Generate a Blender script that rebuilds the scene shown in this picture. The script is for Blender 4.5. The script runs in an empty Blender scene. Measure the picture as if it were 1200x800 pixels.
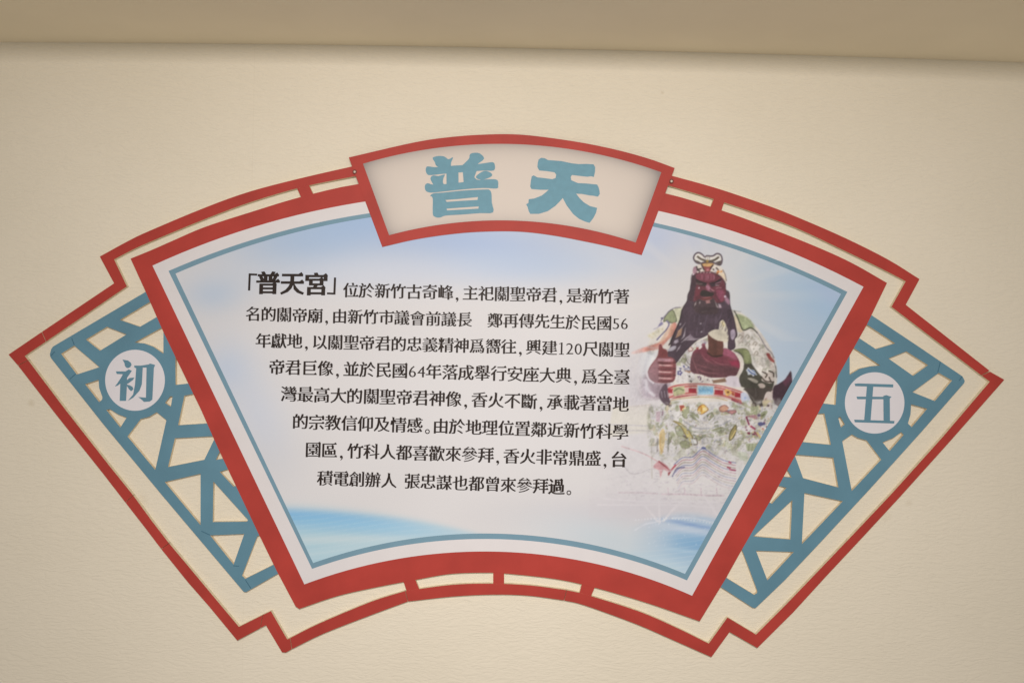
import bpy, bmesh, math, random
import numpy as np
from mathutils import Vector, Matrix
from mathutils.geometry import tessellate_polygon

# ------------------------------------------------------------------ camera, light, exposure
sc = bpy.context.scene
COL = sc.collection
F = 1100.0            # focal length in photo pixels (photo is 1200 x 800)
PX = 0.0015           # one photo pixel on the wall, in metres
D = F * PX            # camera distance from the wall
ZC = 1.90             # camera height
ROLL = math.radians(1.15)
EX = Vector((math.cos(ROLL), 0, math.sin(ROLL)))
EY = Vector((-math.sin(ROLL), 0, math.cos(ROLL)))
CAM = Vector((0, -D, ZC))
cd = bpy.data.cameras.new('camera'); cam = bpy.data.objects.new('camera', cd); COL.objects.link(cam)
cd.sensor_width = 36.0; cd.lens = 36.0 * F / 1200.0; cd.clip_start = 0.02; cd.clip_end = 200
m = Matrix.Identity(4)
for i in range(3):
    m[i][0] = EX[i]; m[i][1] = EY[i]; m[i][2] = (0, -1, 0)[i]; m[i][3] = CAM[i]
cam.matrix_world = m
sc.camera = cam

w = bpy.data.worlds.new('World'); sc.world = w; w.use_nodes = True
bg = w.node_tree.nodes['Background']
bg.inputs[0].default_value = (1.0, 0.885, 0.755, 1); bg.inputs[1].default_value = 0.325

def area(name, loc, target, sx, sy, power, col, spread=180):
    l = bpy.data.lights.new(name, 'AREA'); l.shape = 'RECTANGLE'; l.size = sx; l.size_y = sy
    l.energy = power; l.color = col; l.spread = math.radians(spread)
    o = bpy.data.objects.new(name, l); COL.objects.link(o); o.location = loc
    o.rotation_euler = (Vector(target) - Vector(loc)).to_track_quat('-Z', 'Y').to_euler()
    return o
area('ceiling_lamp', (0.0, -2.4, 2.52), (0.0, 0, 1.62), 0.42, 0.26, 7.4, (1.0, 0.90, 0.82), 76)

vs = sc.view_settings
vs.view_transform = 'Standard'; vs.look = 'None'; vs.exposure = 0; vs.gamma = 1; vs.use_curve_mapping = False

# ------------------------------------------------------------------ helpers
rng = random.Random(5)
nr = np.random.RandomState(11)
BASE = Vector((0, 0, 1.33))          # foot of the sign on the wall; all its meshes are relative to this

def P(x, y, d=0.0):
    """photo point -> point on the plane d metres in front of the wall"""
    k = (D - d) / F
    v = CAM + EX * ((x - 600) * k) + EY * ((400 - y) * k)
    return Vector((v.x, -d, v.z))

def lin(c):
    c = np.asarray(c, dtype=float) / 255.0
    return np.where(c <= 0.04045, c / 12.92, ((c + 0.055) / 1.055) ** 2.4)

WHITE_SEEN = np.array((211.0, 199.5, 188.5))
ILL = lin(WHITE_SEEN) / 0.80
def alb(c):
    return np.clip(lin(c) / ILL, 0.004, 0.93)

def mat(name, col, rough=0.55, spec=0.3, noise=0.05, nscale=60, bump=0.0, bscale=900):
    ma = bpy.data.materials.new(name); ma.use_nodes = True
    nt = ma.node_tree; b = nt.nodes['Principled BSDF']
    b.inputs['Roughness'].default_value = rough; b.inputs['Specular IOR Level'].default_value = spec
    tc = nt.nodes.new('ShaderNodeTexCoord')
    n = nt.nodes.new('ShaderNodeTexNoise'); n.inputs['Scale'].default_value = nscale; n.inputs['Detail'].default_value = 4
    nt.links.new(tc.outputs['Object'], n.inputs['Vector'])
    r = nt.nodes.new('ShaderNodeValToRGB')
    c = np.array(col)
    r.color_ramp.elements[0].position = 0.3; r.color_ramp.elements[1].position = 0.7
    r.color_ramp.elements[0].color = (*(c * (1 - noise)), 1); r.color_ramp.elements[1].color = (*np.minimum(c * (1 + noise), .95), 1)
    nt.links.new(n.outputs[0], r.inputs[0]); nt.links.new(r.outputs[0], b.inputs['Base Color'])
    if bump:
        n2 = nt.nodes.new('ShaderNodeTexNoise'); n2.inputs['Scale'].default_value = bscale
        nt.links.new(tc.outputs['Object'], n2.inputs['Vector'])
        bp = nt.nodes.new('ShaderNodeBump'); bp.inputs['Strength'].default_value = bump; bp.inputs['Distance'].default_value = 0.0005
        nt.links.new(n2.outputs[0], bp.inputs['Height']); nt.links.new(bp.outputs[0], b.inputs['Normal'])
    return ma

def vcol_mat(name, attr, rough=0.5):
    ma = bpy.data.materials.new(name); ma.use_nodes = True
    nt = ma.node_tree; b = nt.nodes['Principled BSDF']
    b.inputs['Roughness'].default_value = rough; b.inputs['Specular IOR Level'].default_value = 0.3
    a = nt.nodes.new('ShaderNodeAttribute'); a.attribute_name = attr
    nt.links.new(a.outputs['Color'], b.inputs['Base Color'])
    return ma

M = {}
M['red'] = mat('red_film', alb((165, 56, 47)), 0.52, 0.25, 0.10, 14, 0.3)
M['blue'] = mat('blue_film', alb((90, 125, 138)), 0.45, 0.35, 0.07, 14, 0.25)
M['line'] = mat('blue_line_film', alb((110, 138, 150)), 0.5, 0.3, 0.04, 35, 0.2)
M['title'] = mat('title_blue_film', alb((97, 138, 150)), 0.5, 0.3, 0.05, 90, 0.2)
M['white'] = mat('white_film', alb((209, 198, 193)), 0.5, 0.3, 0.015, 30, 0.15)
M['disc'] = mat('pale_disc_film', alb((210, 200, 198)), 0.5, 0.3, 0.015, 30, 0.15)
M['foam'] = mat('foam_edge', (0.78, 0.70, 0.54), 0.8, 0.1, 0.12, 160)
M['ink'] = mat('black_ink', (0.022, 0.014, 0.012), 0.5, 0.25, 0.2, 200)
M['screw'] = mat('screw_metal', (0.62, 0.55, 0.47), 0.4, 0.5, 0.05, 300)
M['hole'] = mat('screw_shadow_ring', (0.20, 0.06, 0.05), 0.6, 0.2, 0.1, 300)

def link(name, me, parent=None):
    o = bpy.data.objects.new(name, me); COL.objects.link(o)
    if parent is not None: o.parent = parent
    return o

def slab(name, loop, d, parent, face, holes=(), back=None, side='foam', px=True):
    """a flat cut-out board: outline + holes at depth d in front of the wall, sides going back"""
    me = bpy.data.meshes.new(name)
    loops = [list(loop)] + [list(h) for h in holes]
    fl = [[(P(x, y, d) - BASE) for x, y in lp] for lp in loops]
    flat = [v for lp in fl for v in lp]
    tris = tessellate_polygon([[Vector((v.x, v.z, 0)) for v in lp] for lp in fl])
    verts = [tuple(v) for v in flat]; faces = []; mi = []
    for t in tris:
        a, b, c = (flat[i] for i in t)
        if ((b - a).cross(c - a)).y > 0: t = (t[0], t[2], t[1])
        faces.append(tuple(t)); mi.append(0)
    if back is not None:
        n0 = len(verts); off = 0
        verts += [(v.x, -back, v.z) for v in flat]
        for li, lp in enumerate(fl):
            n = len(lp)
            ar = sum(lp[i].x * lp[(i + 1) % n].z - lp[(i + 1) % n].x * lp[i].z for i in range(n))
            flip = (ar > 0) == (li == 0)
            for i in range(n):
                j = (i + 1) % n
                q = (off + i, off + j, n0 + off + j, n0 + off + i)
                faces.append(q if not flip else q[::-1]); mi.append(1)
            off += n
    me.from_pydata(verts, [], faces)
    me.materials.append(M[face]); me.materials.append(M[side])
    me.polygons.foreach_set('material_index', mi); me.update()
    return link(name, me, parent)

def catmull(pts, n=6):
    p = [np.array(q, float) for q in pts]; out = []
    for i in range(len(p) - 1):
        p0 = p[i - 1] if i > 0 else 2 * p[0] - p[1]
        p3 = p[i + 2] if i + 2 < len(p) else 2 * p[-1] - p[-2]
        for k in range(n):
            t = k / n
            out.append(0.5 * ((2 * p[i]) + (-p0 + p[i + 1]) * t + (2 * p0 - 5 * p[i] + 4 * p[i + 1] - p3) * t * t + (-p0 + 3 * p[i] - 3 * p[i + 1] + p3) * t ** 3))
    out.append(p[-1])
    return [tuple(q) for q in out]

def circle3(a, b, c):
    ax, ay = a; bx, by = b; cx, cy = c
    d = 2 * (ax * (by - cy) + bx * (cy - ay) + cx * (ay - by))
    ux = ((ax**2 + ay**2) * (by - cy) + (bx**2 + by**2) * (cy - ay) + (cx**2 + cy**2) * (ay - by)) / d
    uy = ((ax**2 + ay**2) * (cx - bx) + (bx**2 + by**2) * (ax - cx) + (cx**2 + cy**2) * (bx - ax)) / d
    return ux, uy, math.hypot(ax - ux, ay - uy)

def arc3(a, b, c, n=40):
    ux, uy, r = circle3(a, b, c)
    t0 = math.atan2(a[1] - uy, a[0] - ux); t1 = math.atan2(c[1] - uy, c[0] - ux)
    if t1 - t0 > math.pi: t1 -= 2 * math.pi
    if t0 - t1 > math.pi: t1 += 2 * math.pi
    return [(ux + r * math.cos(t0 + (t1 - t0) * k / n), uy + r * math.sin(t0 + (t1 - t0) * k / n)) for k in range(n + 1)]

def Zm(ox, oy, s):
    return lambda *pts: [(ox + x / s, oy + y / s) for x, y in pts]

# ------------------------------------------------------------------ the wall and the soffit above it
JZ = P(600, 62, 0).z
def joint(x):
    t = min(1.0, abs(x) / 0.92)
    return JZ + 0.008 * (1 - t * t)
xs = sorted(set([-3.0, -2.0, -1.4] + [round(-0.95 + 0.05 * i, 3) for i in range(39)] + [1.4, 2.0, 3.0]))

def wall_material():
    ma = bpy.data.materials.new('embossed_vinyl_wallpaper'); ma.use_nodes = True
    nt = ma.node_tree; N = nt.nodes; L = nt.links; b = N['Principled BSDF']
    b.inputs['Roughness'].default_value = 0.62; b.inputs['Specular IOR Level'].default_value = 0.25
    tc = N.new('ShaderNodeTexCoord')
    # wrinkled, sideways-running grain
    warp = N.new('ShaderNodeTexNoise'); warp.inputs['Scale'].default_value = 14; warp.inputs['Detail'].default_value = 2
    L.new(tc.outputs['Object'], warp.inputs['Vector'])
    vm = N.new('ShaderNodeVectorMath'); vm.operation = 'MULTIPLY_ADD'
    L.new(warp.outputs['Color'], vm.inputs[0]); vm.inputs[1].default_value = (0.03, 0.0, 0.022); L.new(tc.outputs['Object'], vm.inputs[2])
    def grain(sx, sz, det):
        mp = N.new('ShaderNodeMapping'); mp.inputs['Scale'].default_value = (sx, 1, sz)
        L.new(vm.outputs[0], mp.inputs['Vector'])
        n = N.new('ShaderNodeTexNoise'); n.inputs['Scale'].default_value = 1.0; n.inputs['Detail'].default_value = det
        n.inputs['Roughness'].default_value = 0.55
        L.new(mp.outputs[0], n.inputs['Vector']); return n
    g1 = grain(34, 118, 2); g2 = grain(75, 260, 3)
    ab = N.new('ShaderNodeMath'); ab.operation = 'SUBTRACT'; ab.inputs[1].default_value = 0.5; L.new(g1.outputs[0], ab.inputs[0])
    ab2 = N.new('ShaderNodeMath'); ab2.operation = 'ABSOLUTE'; L.new(ab.outputs[0], ab2.inputs[0])
    po = N.new('ShaderNodeMath'); po.operation = 'POWER'; po.inputs[1].default_value = 0.6; L.new(ab2.outputs[0], po.inputs[0])
    ad = N.new('ShaderNodeMath'); ad.operation = 'MULTIPLY_ADD'; ad.inputs[1].default_value = 0.22
    L.new(g2.outputs[0], ad.inputs[0]); L.new(po.outputs[0], ad.inputs[2])
    bp = N.new('ShaderNodeBump'); bp.inputs['Strength'].default_value = 0.6; bp.inputs['Distance'].default_value = 0.0022
    L.new(ad.outputs[0], bp.inputs['Height']); L.new(bp.outputs[0], b.inputs['Normal'])
    # colour: cream with broad mottling, a paper seam and a few glue stains
    n = N.new('ShaderNodeTexNoise'); n.inputs['Scale'].default_value = 3.2; n.inputs['Detail'].default_value = 5
    L.new(tc.outputs['Object'], n.inputs['Vector'])
    r = N.new('ShaderNodeValToRGB'); r.color_ramp.elements[0].position = 0.3; r.color_ramp.elements[1].position = 0.72
    r.color_ramp.elements[0].color = (0.83, 0.795, 0.685, 1); r.color_ramp.elements[1].color = (0.865, 0.83, 0.725, 1)
    L.new(n.outputs[0], r.inputs[0])
    prev = r.outputs[0]
    geo = tc.outputs['Object']
    for (x, y, rad, amt) in ((37, 474, 0.009, .2), (166, 587, 0.016, .1), (1038, 606, 0.013, .09), (1064, 590, .008, .12), (775, 108, .004, .2), (1163, 452, .012, .12)):
        p = P(x, y, 0)
        ds = N.new('ShaderNodeVectorMath'); ds.operation = 'DISTANCE'; L.new(vm.outputs[0], ds.inputs[0])
        ds.inputs[1].default_value = (p.x + 0.015, 0, p.z + 0.011)
        mr = N.new('ShaderNodeMapRange'); mr.inputs[1].default_value = rad; mr.inputs[2].default_value = rad * 0.3
        mr.inputs[3].default_value = 0; mr.inputs[4].default_value = amt
        L.new(ds.outputs['Value'], mr.inputs[0])
        mx = N.new('ShaderNodeMix'); mx.data_type = 'RGBA'
        L.new(mr.outputs[0], mx.inputs[0]); L.new(prev, mx.inputs[6]); mx.inputs[7].default_value = (0.42, 0.33, 0.18, 1)
        prev = mx.outputs[2]
    sx = N.new('ShaderNodeSeparateXYZ'); L.new(geo, sx.inputs[0])
    for px_ in (297,):
        x0 = P(px_, 130, 0).x
        s1 = N.new('ShaderNodeMath'); s1.operation = 'SUBTRACT'; s1.inputs[1].default_value = x0; L.new(sx.outputs[0], s1.inputs[0])
        s2 = N.new('ShaderNodeMath'); s2.operation = 'ABSOLUTE'; L.new(s1.outputs[0], s2.inputs[0])
        s3 = N.new('ShaderNodeMapRange'); s3.inputs[1].default_value = 0.0012; s3.inputs[2].default_value = 0.0003
        s3.inputs[3].default_value = 0; s3.inputs[4].default_value = 0.06; L.new(s2.outputs[0], s3.inputs[0])
        mx = N.new('ShaderNodeMix'); mx.data_type = 'RGBA'
        L.new(s3.outputs[0], mx.inputs[0]); L.new(prev, mx.inputs[6]); mx.inputs[7].default_value = (0.42, 0.36, 0.24, 1)
        prev = mx.outputs[2]
    L.new(prev, b.inputs['Base Color'])
    return ma

me = bpy.data.meshes.new('wall')
v = []; f = []
for i, x in enumerate(xs):
    v += [(x, 0, 0.0), (x, 0, joint(x) + 0.04)]
    if i: a = 2 * (i - 1); f.append((a, a + 2, a + 3, a + 1))
me.from_pydata(v, [], f); me.materials.append(wall_material())
wall = link('wall', me); wall['kind'] = 'structure'
wall['label'] = 'cream embossed vinyl wall behind the fan shaped sign'

me = bpy.data.meshes.new('soffit')
v = []; f = []
for i, x in enumerate(xs):
    z = joint(x)
    v += [(x, 0.02, z), (x, -0.006, z), (x, -0.33, z), (x, -0.33, z + 0.35), (x, 0.02, z + 0.35)]
    if i:
        a = 5 * (i - 1); b_ = a + 5
        for k in range(5):
            f.append((a + k, a + (k + 1) % 5, b_ + (k + 1) % 5, b_ + k))
me.from_pydata(v, [], f)
bm = bmesh.new(); bm.from_mesh(me); bmesh.ops.recalc_face_normals(bm, faces=bm.faces); bm.to_mesh(me); bm.free()
M['soffit'] = mat('painted_soffit', (0.87, 0.785, 0.61), 0.7, 0.15, 0.03, 5, 0.2, 300)
me.materials.append(M['soffit'])
sof = link('soffit', me); sof['kind'] = 'structure'
sof['label'] = 'plain beige soffit above the cream wall'

# ------------------------------------------------------------------ the sign
sign = bpy.data.objects.new('fan_sign', None); COL.objects.link(sign); sign.location = BASE
sign['label'] = 'red, white and blue fan-shaped information sign with Chinese text, on the cream wall'
sign['category'] = 'sign'
T = 0.009

# --- main board
topo = catmull([(153, 303), (177.5, 293), (202.5, 282), (240, 266), (292.5, 249), (352, 231), (418.5, 216), (500, 209), (596, 207.2), (700, 214.5), (780, 226.7), (846, 246.7), (900, 266.5), (960, 290.5), (1000, 309), (1039.5, 331.5)], 4)
righto = [(1016, 380), (977, 449.5), (940.5, 518), (903, 586), (870, 642.5), (850.8, 677)]
boto = catmull([(820, 727.5), (760, 706.5), (697.7, 688.2), (650, 677.8), (590.7, 671.3), (578, 670.5), (530, 671.8), (486.5, 679), (440, 687.8), (395, 698), (350.5, 713)], 5)
lefto = [(346.3, 710), (324.4, 668.7), (302.5, 624), (281, 578.7), (256, 526), (235.6, 480), (192, 390), (171, 342.5)]
board = slab('main_board', topo + righto + boto + lefto, T, sign, 'red', back=-0.001)

def sector(tl, tm, tr, br, bmid, bl):
    return arc3(tl, tm, tr, 48) + arc3(br, bmid, bl, 36)
slab('white_margin', sector((178.7, 311.2), (600, 225.8), (1011.9, 336), (811, 697.5), (572, 645.7), (356.7, 684.2)), T + 0.0003, board, 'white', back=T - 0.001, side='white')
slab('blue_border', sector((197.5, 317.5), (600, 240.3), (993, 342), (805, 679.5), (566, 631), (365.7, 666)), T + 0.0006, board, 'line', back=T - 0.001, side='line')

# --- the printed picture: a painted canvas held as colours on a fine mesh
def gauss(x, y, cx, cy, sx, sy, ang=0.0):
    c, s = math.cos(ang), math.sin(ang)
    u = ((x - cx) * c + (y - cy) * s) / sx; v_ = (-(x - cx) * s + (y - cy) * c) / sy
    return np.exp(-0.5 * (u * u + v_ * v_))

_ph = nr.rand(40) * 6.28; _kx = nr.randn(40) * 0.02; _ky = nr.randn(40) * 0.035
def cloud(x, y, a=0, b=20):
    s = 0
    for i in range(a, b): s = s + np.sin(_kx[i] * x + _ky[i] * y + _ph[i])
    return s / math.sqrt(b - a)

def bgpaint(x, y):
    x = np.asarray(x, float); y = np.asarray(y, float)
    col = np.empty(x.shape + (3,)); col[...] = (208, 199, 194)
    def mixc(c, a):
        a = np.clip(a, 0, 1)[..., None]
        col[...] = col * (1 - a) + np.array(c, float) * a
    cl = 0.16 * cloud(x, y)
    mixc((146, 170, 199), 0.95 * gauss(x, y, 405, 262, 85, 32, -0.22) * (1 + cl))
    mixc((162, 175, 200), 0.8 * gauss(x, y, 560, 285, 110, 25, 0.02) * (1 + cl))
    mixc((168, 182, 203), 0.5 * gauss(x, y, 640, 312, 110, 16, 0.0) * (1 + cl))
    mixc((196, 196, 204), 0.5 * gauss(x, y, 430, 320, 90, 14, 0.0))
    mixc((168, 182, 200), 0.6 * gauss(x, y, 254, 345, 26, 16) * (1 + 2 * cl))
    mixc((176, 186, 202), 0.5 * gauss(x, y, 265, 425, 20, 24) * (1 + 2 * cl))
    mixc((186, 190, 202), 0.5 * gauss(x, y, 300, 480, 22, 50, -0.4))
    mixc((168, 178, 202), 0.7 * gauss(x, y, 768, 282, 22, 22) * (1 + cl))
    mixc((168, 178, 206), 0.55 * gauss(x, y, 812, 282, 26, 13, 0.4) * (1 + cl))
    mixc((150, 178, 202), 0.9 * gauss(x, y, 950, 348, 60, 34, 0.45) * (1 + cl))
    mixc((158, 172, 204), 0.5 * gauss(x, y, 975, 346, 18, 9, 0.5))
    mixc((166, 181, 196), 0.75 * gauss(x, y, 925, 410, 46, 50, 0.3) * (1 + cl))
    mixc((172, 180, 190), 0.5 * gauss(x, y, 880, 380, 60, 40))
    # pale rays fanning out from behind the figure's head
    th = np.arctan2(y - 345, x - 830); rr = np.hypot(x - 830, y - 345)
    ray = np.clip(np.sin(th * 15 + 0.7) * 0.6 + np.sin(th * 23 + 2.0) * 0.4, 0, 1) * np.clip((rr - 35) / 50, 0, 1) * np.exp(-(rr / 125.) ** 2) * (y < 400)
    mixc((218, 208, 200), 0.36 * ray)
    mixc((212, 200, 190), 0.55 * gauss(x, y, 828, 335, 52, 52))
    # water, bottom left
    xe = np.clip((x - 320) / 240., 0, 1.3)
    ye = 596 + 3 * xe + 26 * xe ** 2.1
    below = 1 / (1 + np.exp(-(y - ye) / (4.0 - 2.6 * np.clip(xe, 0, 1))))
    fade = np.clip(1.12 - xe * 0.55, 0, 1)
    mixc((163, 190, 198), 0.95 * below * fade)
    mixc((108, 158, 198), 0.95 * gauss(x, y, 335, 603, 85, 7, 0.05) * below)
    mixc((140, 182, 206), 0.7 * gauss(x, y, 400, 612, 80, 8, 0.10) * below)
    mixc((196, 202, 200), 0.6 * gauss(x, y, 380, 632, 80, 4, -0.02) * below)
    mixc((186, 200, 202), 0.5 * gauss(x, y, 370, 648, 50, 4, -0.15) * below)
    mixc((150, 182, 198), 0.35 * gauss(x, y, 430, 622, 90, 3, 0.06) * below)
    # lower centre / right: pinkish ground, then the pool of blue
    mixc((196, 186, 186), 0.8 * gauss(x, y, 760, 600, 90, 14))
    mixc((186, 194, 197), 0.7 * gauss(x, y, 720, 634, 60, 18, 0.18))
    ex = 617 - 16 * np.exp(-((x - 800) / 60.) ** 2) + 0.0009 * (x - 815) ** 2
    inb = 1 / (1 + np.exp(-(y - ex) / 1.6)) * np.clip((x - 735) / 60., 0, 1)
    mixc((140, 170, 194), 0.62 * inb)
    mixc((104, 132, 176), 0.65 * gauss(x, y, 812, 615, 26, 1.9, 0.19) * inb)
    mixc((196, 196, 202), 0.9 * gauss(x, y, 812, 622, 34, 3.2, 0.16) * inb)
    mixc((112, 154, 186), 0.75 * gauss(x, y, 822, 637, 30, 9, 0.10) * inb)
    mixc((170, 190, 202), 0.5 * gauss(x, y, 800, 645, 30, 1.6, 0.12) * inb)
    mixc((184, 198, 204), 0.75 * gauss(x, y, 785, 665, 34, 8, 0.22))
    st = np.sin(y * 1.1 + 0.12 * x + 2 * np.sin(x * 0.03))
    mixc((214, 212, 210), 0.10 * (st > 0.75) * (below * fade + inb))
    col += (1.6 * cloud(x, y, 20, 40))[..., None]
    return col

CX0, CY0, CX1, CY1, SS = 690, 282, 990, 640, 2.0
W_, H_ = int((CX1 - CX0) * SS), int((CY1 - CY0) * SS)
gx, gy = np.meshgrid(CX0 + (np.arange(W_) + .5) / SS, CY0 + (np.arange(H_) + .5) / SS)
C = bgpaint(gx, gy)

def _win(pts, pad):
    a = np.array(pts, float)
    x0 = max(0, int((a[:, 0].min() - pad - CX0) * SS)); x1 = min(W_, int((a[:, 0].max() + pad - CX0) * SS) + 2)
    y0 = max(0, int((a[:, 1].min() - pad - CY0) * SS)); y1 = min(H_, int((a[:, 1].max() + pad - CY0) * SS) + 2)
    return x0, x1, y0, y1

def cover(pts, soft=0.5):
    """anti-aliased inside mask of a polygon, on its window"""
    x0, x1, y0, y1 = _win(pts, soft * 2 + 1)
    if x1 <= x0 or y1 <= y0: return None
    X = gx[y0:y1, x0:x1]; Y = gy[y0:y1, x0:x1]
    ins = np.zeros(X.shape, bool); dmin = np.full(X.shape, 1e9)
    n = len(pts)
    for i in range(n):
        ax, ay = pts[i]; bx, by = pts[(i + 1) % n]
        cond = (ay > Y) != (by > Y)
        with np.errstate(divide='ignore', invalid='ignore'):
            xi = (bx - ax) * (Y - ay) / (by - ay if by != ay else 1e-9) + ax
        ins ^= cond & (X < xi)
        dx, dy = bx - ax, by - ay; l2 = dx * dx + dy * dy + 1e-9
        t = np.clip(((X - ax) * dx + (Y - ay) * dy) / l2, 0, 1)
        dmin = np.minimum(dmin, np.hypot(X - ax - t * dx, Y - ay - t * dy))
    s = np.where(ins, dmin, -dmin)
    return (slice(y0, y1), slice(x0, x1)), np.clip(s / (2 * soft) + 0.5, 0, 1)

def poly(pts, c, a=1.0, soft=0.5, clip=None, edge=None, ew=0.5):
    pts = smooth(pts)
    r = cover(pts, soft)
    if r is None: return
    sl, k = r; k = k * a
    if clip is not None: k = k * clip[sl]
    C[sl] = C[sl] * (1 - k[..., None]) + np.array(c, float) * k[..., None]
    if edge is not None: stroke(pts + [pts[0]], edge, ew, clip=clip, sm=False)

def smooth(pts, n=3):
    if len(pts) < 4: return [tuple(p) for p in pts]
    q = [pts[-1]] + list(pts) + [pts[0], pts[1]]
    out = []
    for i in range(1, len(pts) + 1):
        p0, p1, p2, p3 = (np.array(q[i + k], float) for k in (-1, 0, 1, 2))
        for k in range(n):
            t = k / n
            out.append(tuple(p1 + 0.5 * t * ((p2 - p0) * 0.8 + t * ((2 * p0 - 5 * p1 + 4 * p2 - p3) * 0.8 + 1.2 * 0 + t * (3 * (p1 - p2) + p3 - p0) * 0.8) + 0.4 * (p2 - p1))))
    return out

def smooth(pts, n=3):     # plain Catmull-Rom closed
    if len(pts) < 5: return [tuple(p) for p in pts]
    N = len(pts); out = []
    for i in range(N):
        p0, p1, p2, p3 = (np.array(pts[(i + k) % N], float) for k in (-1, 0, 1, 2))
        for k in range(n):
            t = k / n
            out.append(tuple(0.5 * (2 * p1 + (p2 - p0) * t + (2 * p0 - 5 * p1 + 4 * p2 - p3) * t * t + (3 * p1 - p0 - 3 * p2 + p3) * t ** 3)))
    return out

def stroke(pts, c, r=0.8, a=1.0, soft=0.5, clip=None, sm=True, taper=False):
    if sm and len(pts) > 2: pts = catmull(pts, 4)
    x0, x1, y0, y1 = _win(pts, r + soft * 2 + 1)
    if x1 <= x0 or y1 <= y0: return
    X = gx[y0:y1, x0:x1]; Y = gy[y0:y1, x0:x1]; best = np.full(X.shape, -1e9)
    n = len(pts) - 1
    for i in range(n):
        ax, ay = pts[i]; bx, by = pts[i + 1]; dx, dy = bx - ax, by - ay; l2 = dx * dx + dy * dy + 1e-9
        t = np.clip(((X - ax) * dx + (Y - ay) * dy) / l2, 0, 1)
        rr = r if not taper else r * (1 - 0.85 * abs((i + t) / n * 2 - 1))
        best = np.maximum(best, rr - np.hypot(X - ax - t * dx, Y - ay - t * dy))
    k = np.clip(best / (2 * soft) + 0.5, 0, 1) * a
    sl = (slice(y0, y1), slice(x0, x1))
    if clip is not None: k = k * clip[sl]
    C[sl] = C[sl] * (1 - k[..., None]) + np.array(c, float) * k[..., None]

def mask(pts, soft=0.5):
    mk = np.zeros((H_, W_)); sl, k = cover(smooth(pts), soft); mk[sl] = k; return mk

def blot(x, y, r, c, a=1.0, el=1.0, ang=0.0, clip=None, edge=None):
    pts = []
    for k in range(9):
        t = k / 9 * 6.283; q = r * rng.uniform(0.75, 1.25)
        u, v_ = q * math.cos(t) * el, q * math.sin(t)
        pts.append((x + u * math.cos(ang) - v_ * math.sin(ang), y + u * math.sin(ang) + v_ * math.cos(ang)))
    poly(pts, c, a, 0.45, clip, edge, 0.35)

def vnoise(x, y, sc, seed):
    g = np.random.RandomState(seed).rand(257, 257)
    u = x / sc; v_ = y / sc; i = np.floor(u).astype(int); j = np.floor(v_).astype(int)
    fu = u - i; fv = v_ - j; fu = fu * fu * (3 - 2 * fu); fv = fv * fv * (3 - 2 * fv)
    i %= 256; j %= 256
    return (g[j, i] * (1 - fu) + g[j, i + 1] * fu) * (1 - fv) + (g[j + 1, i] * (1 - fu) + g[j + 1, i + 1] * fu) * fv

def scrolls(mk, seed, sc, fills, line, la=.7, fa=.8, th=.66, freq=3.0):
    """embroidered cloth: warped noise whose contours are the outlines and whose highs are filled motifs"""
    wx = vnoise(gx, gy, sc * 1.6, seed + 1) * sc * 1.6; wy = vnoise(gx, gy, sc * 1.6, seed + 2) * sc * 1.6
    n = vnoise(gx + wx, gy + wy, sc, seed) * .7 + vnoise(gx + wy, gy - wx, sc * .45, seed + 3) * .3
    pick = vnoise(gx, gy, sc * 2.2, seed + 4)
    fl = np.clip((n - th) / .04, 0, 1) * fa * mk
    k = np.clip((pick - .2) / .6, 0, .999) * len(fills); kk = k.astype(int)
    fc = np.array(fills, float)[kk]
    C[...] = C * (1 - fl[..., None]) + fc * fl[..., None]
    fr = np.abs((n * freq) % 1 - .5)
    ln = np.clip((.10 - fr) / .05, 0, 1) * la * mk * np.clip(vnoise(gx, gy, sc * .8, seed + 5) * 2 - .4, 0, 1)
    C[...] = C * (1 - ln[..., None]) + np.array(line, float) * ln[..., None]
    hl = np.clip((.42 - n) / .05, 0, 1) * .35 * mk
    C[...] = C * (1 - hl[..., None]) + np.array((222, 213, 206.)) * hl[..., None]

S1 = Zm(790, 290, 13.333); S2 = Zm(780, 330, 11.43); S3 = Zm(735, 355, 11.43); S4 = Zm(835, 360, 13.333)
S5 = Zm(735, 395, 11.43); S6 = Zm(820, 400, 11.43); S7 = Zm(740, 460, 11.43); S8 = Zm(820, 455, 13.333); S9 = Zm(690, 500, 5.714)

CREAM = (212, 200, 188); PALE = (208, 198, 192); DARK = (62, 48, 52); BEARD = (74, 58, 67); SKIN = (100, 52, 58); SKIND = (72, 44, 48)
ROSE = (142, 84, 98); OLIVE = (128, 130, 92); OLIVED = (86, 84, 60); GREEN = (156, 160, 122)

# fading left sleeve and haze
poly([(742, 470), (735, 430), (748, 405), (775, 380), (800, 372), (800, 500), (760, 520)], (206, 196, 190), .55, 6)
poly(S5((200, 800), (180, 560), (240, 470), (330, 560), (420, 610), (560, 620), (560, 800)), (150, 128, 136), .75, 3.2)
poly(S5((330, 800), (300, 650), (420, 620), (560, 630), (560, 800)), (128, 104, 112), .55, 2.5)
# lap: skirt base, fading out towards the bottom
skirt = [(760, 478), (772, 476), (788, 470), (840, 472), (880, 470), (925, 470), (906, 520), (880, 560), (868, 585), (830, 588), (780, 582), (770, 560), (760, 520)]
poly(skirt, (208, 199, 193), .95, 1.5)
mk_skirt = mask(skirt, 1.5)
fade = np.clip((565 - gy) / 50, 0, 1)
# throne side, far left
poly([(718, 478), (762, 474), (762, 506), (712, 512)], (210, 200, 182), .8, 1.5)
stroke([(712, 497), (762, 499)], (176, 168, 172), .6, .7); stroke([(712, 503.5), (762, 504.5)], (160, 152, 154), .5, .7)
stroke([(761, 476), (763, 505), (764, 560)], (166, 154, 138), .8, .55); stroke([(716, 479), (762, 474)], (186, 172, 152), .5, .7)
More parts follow.
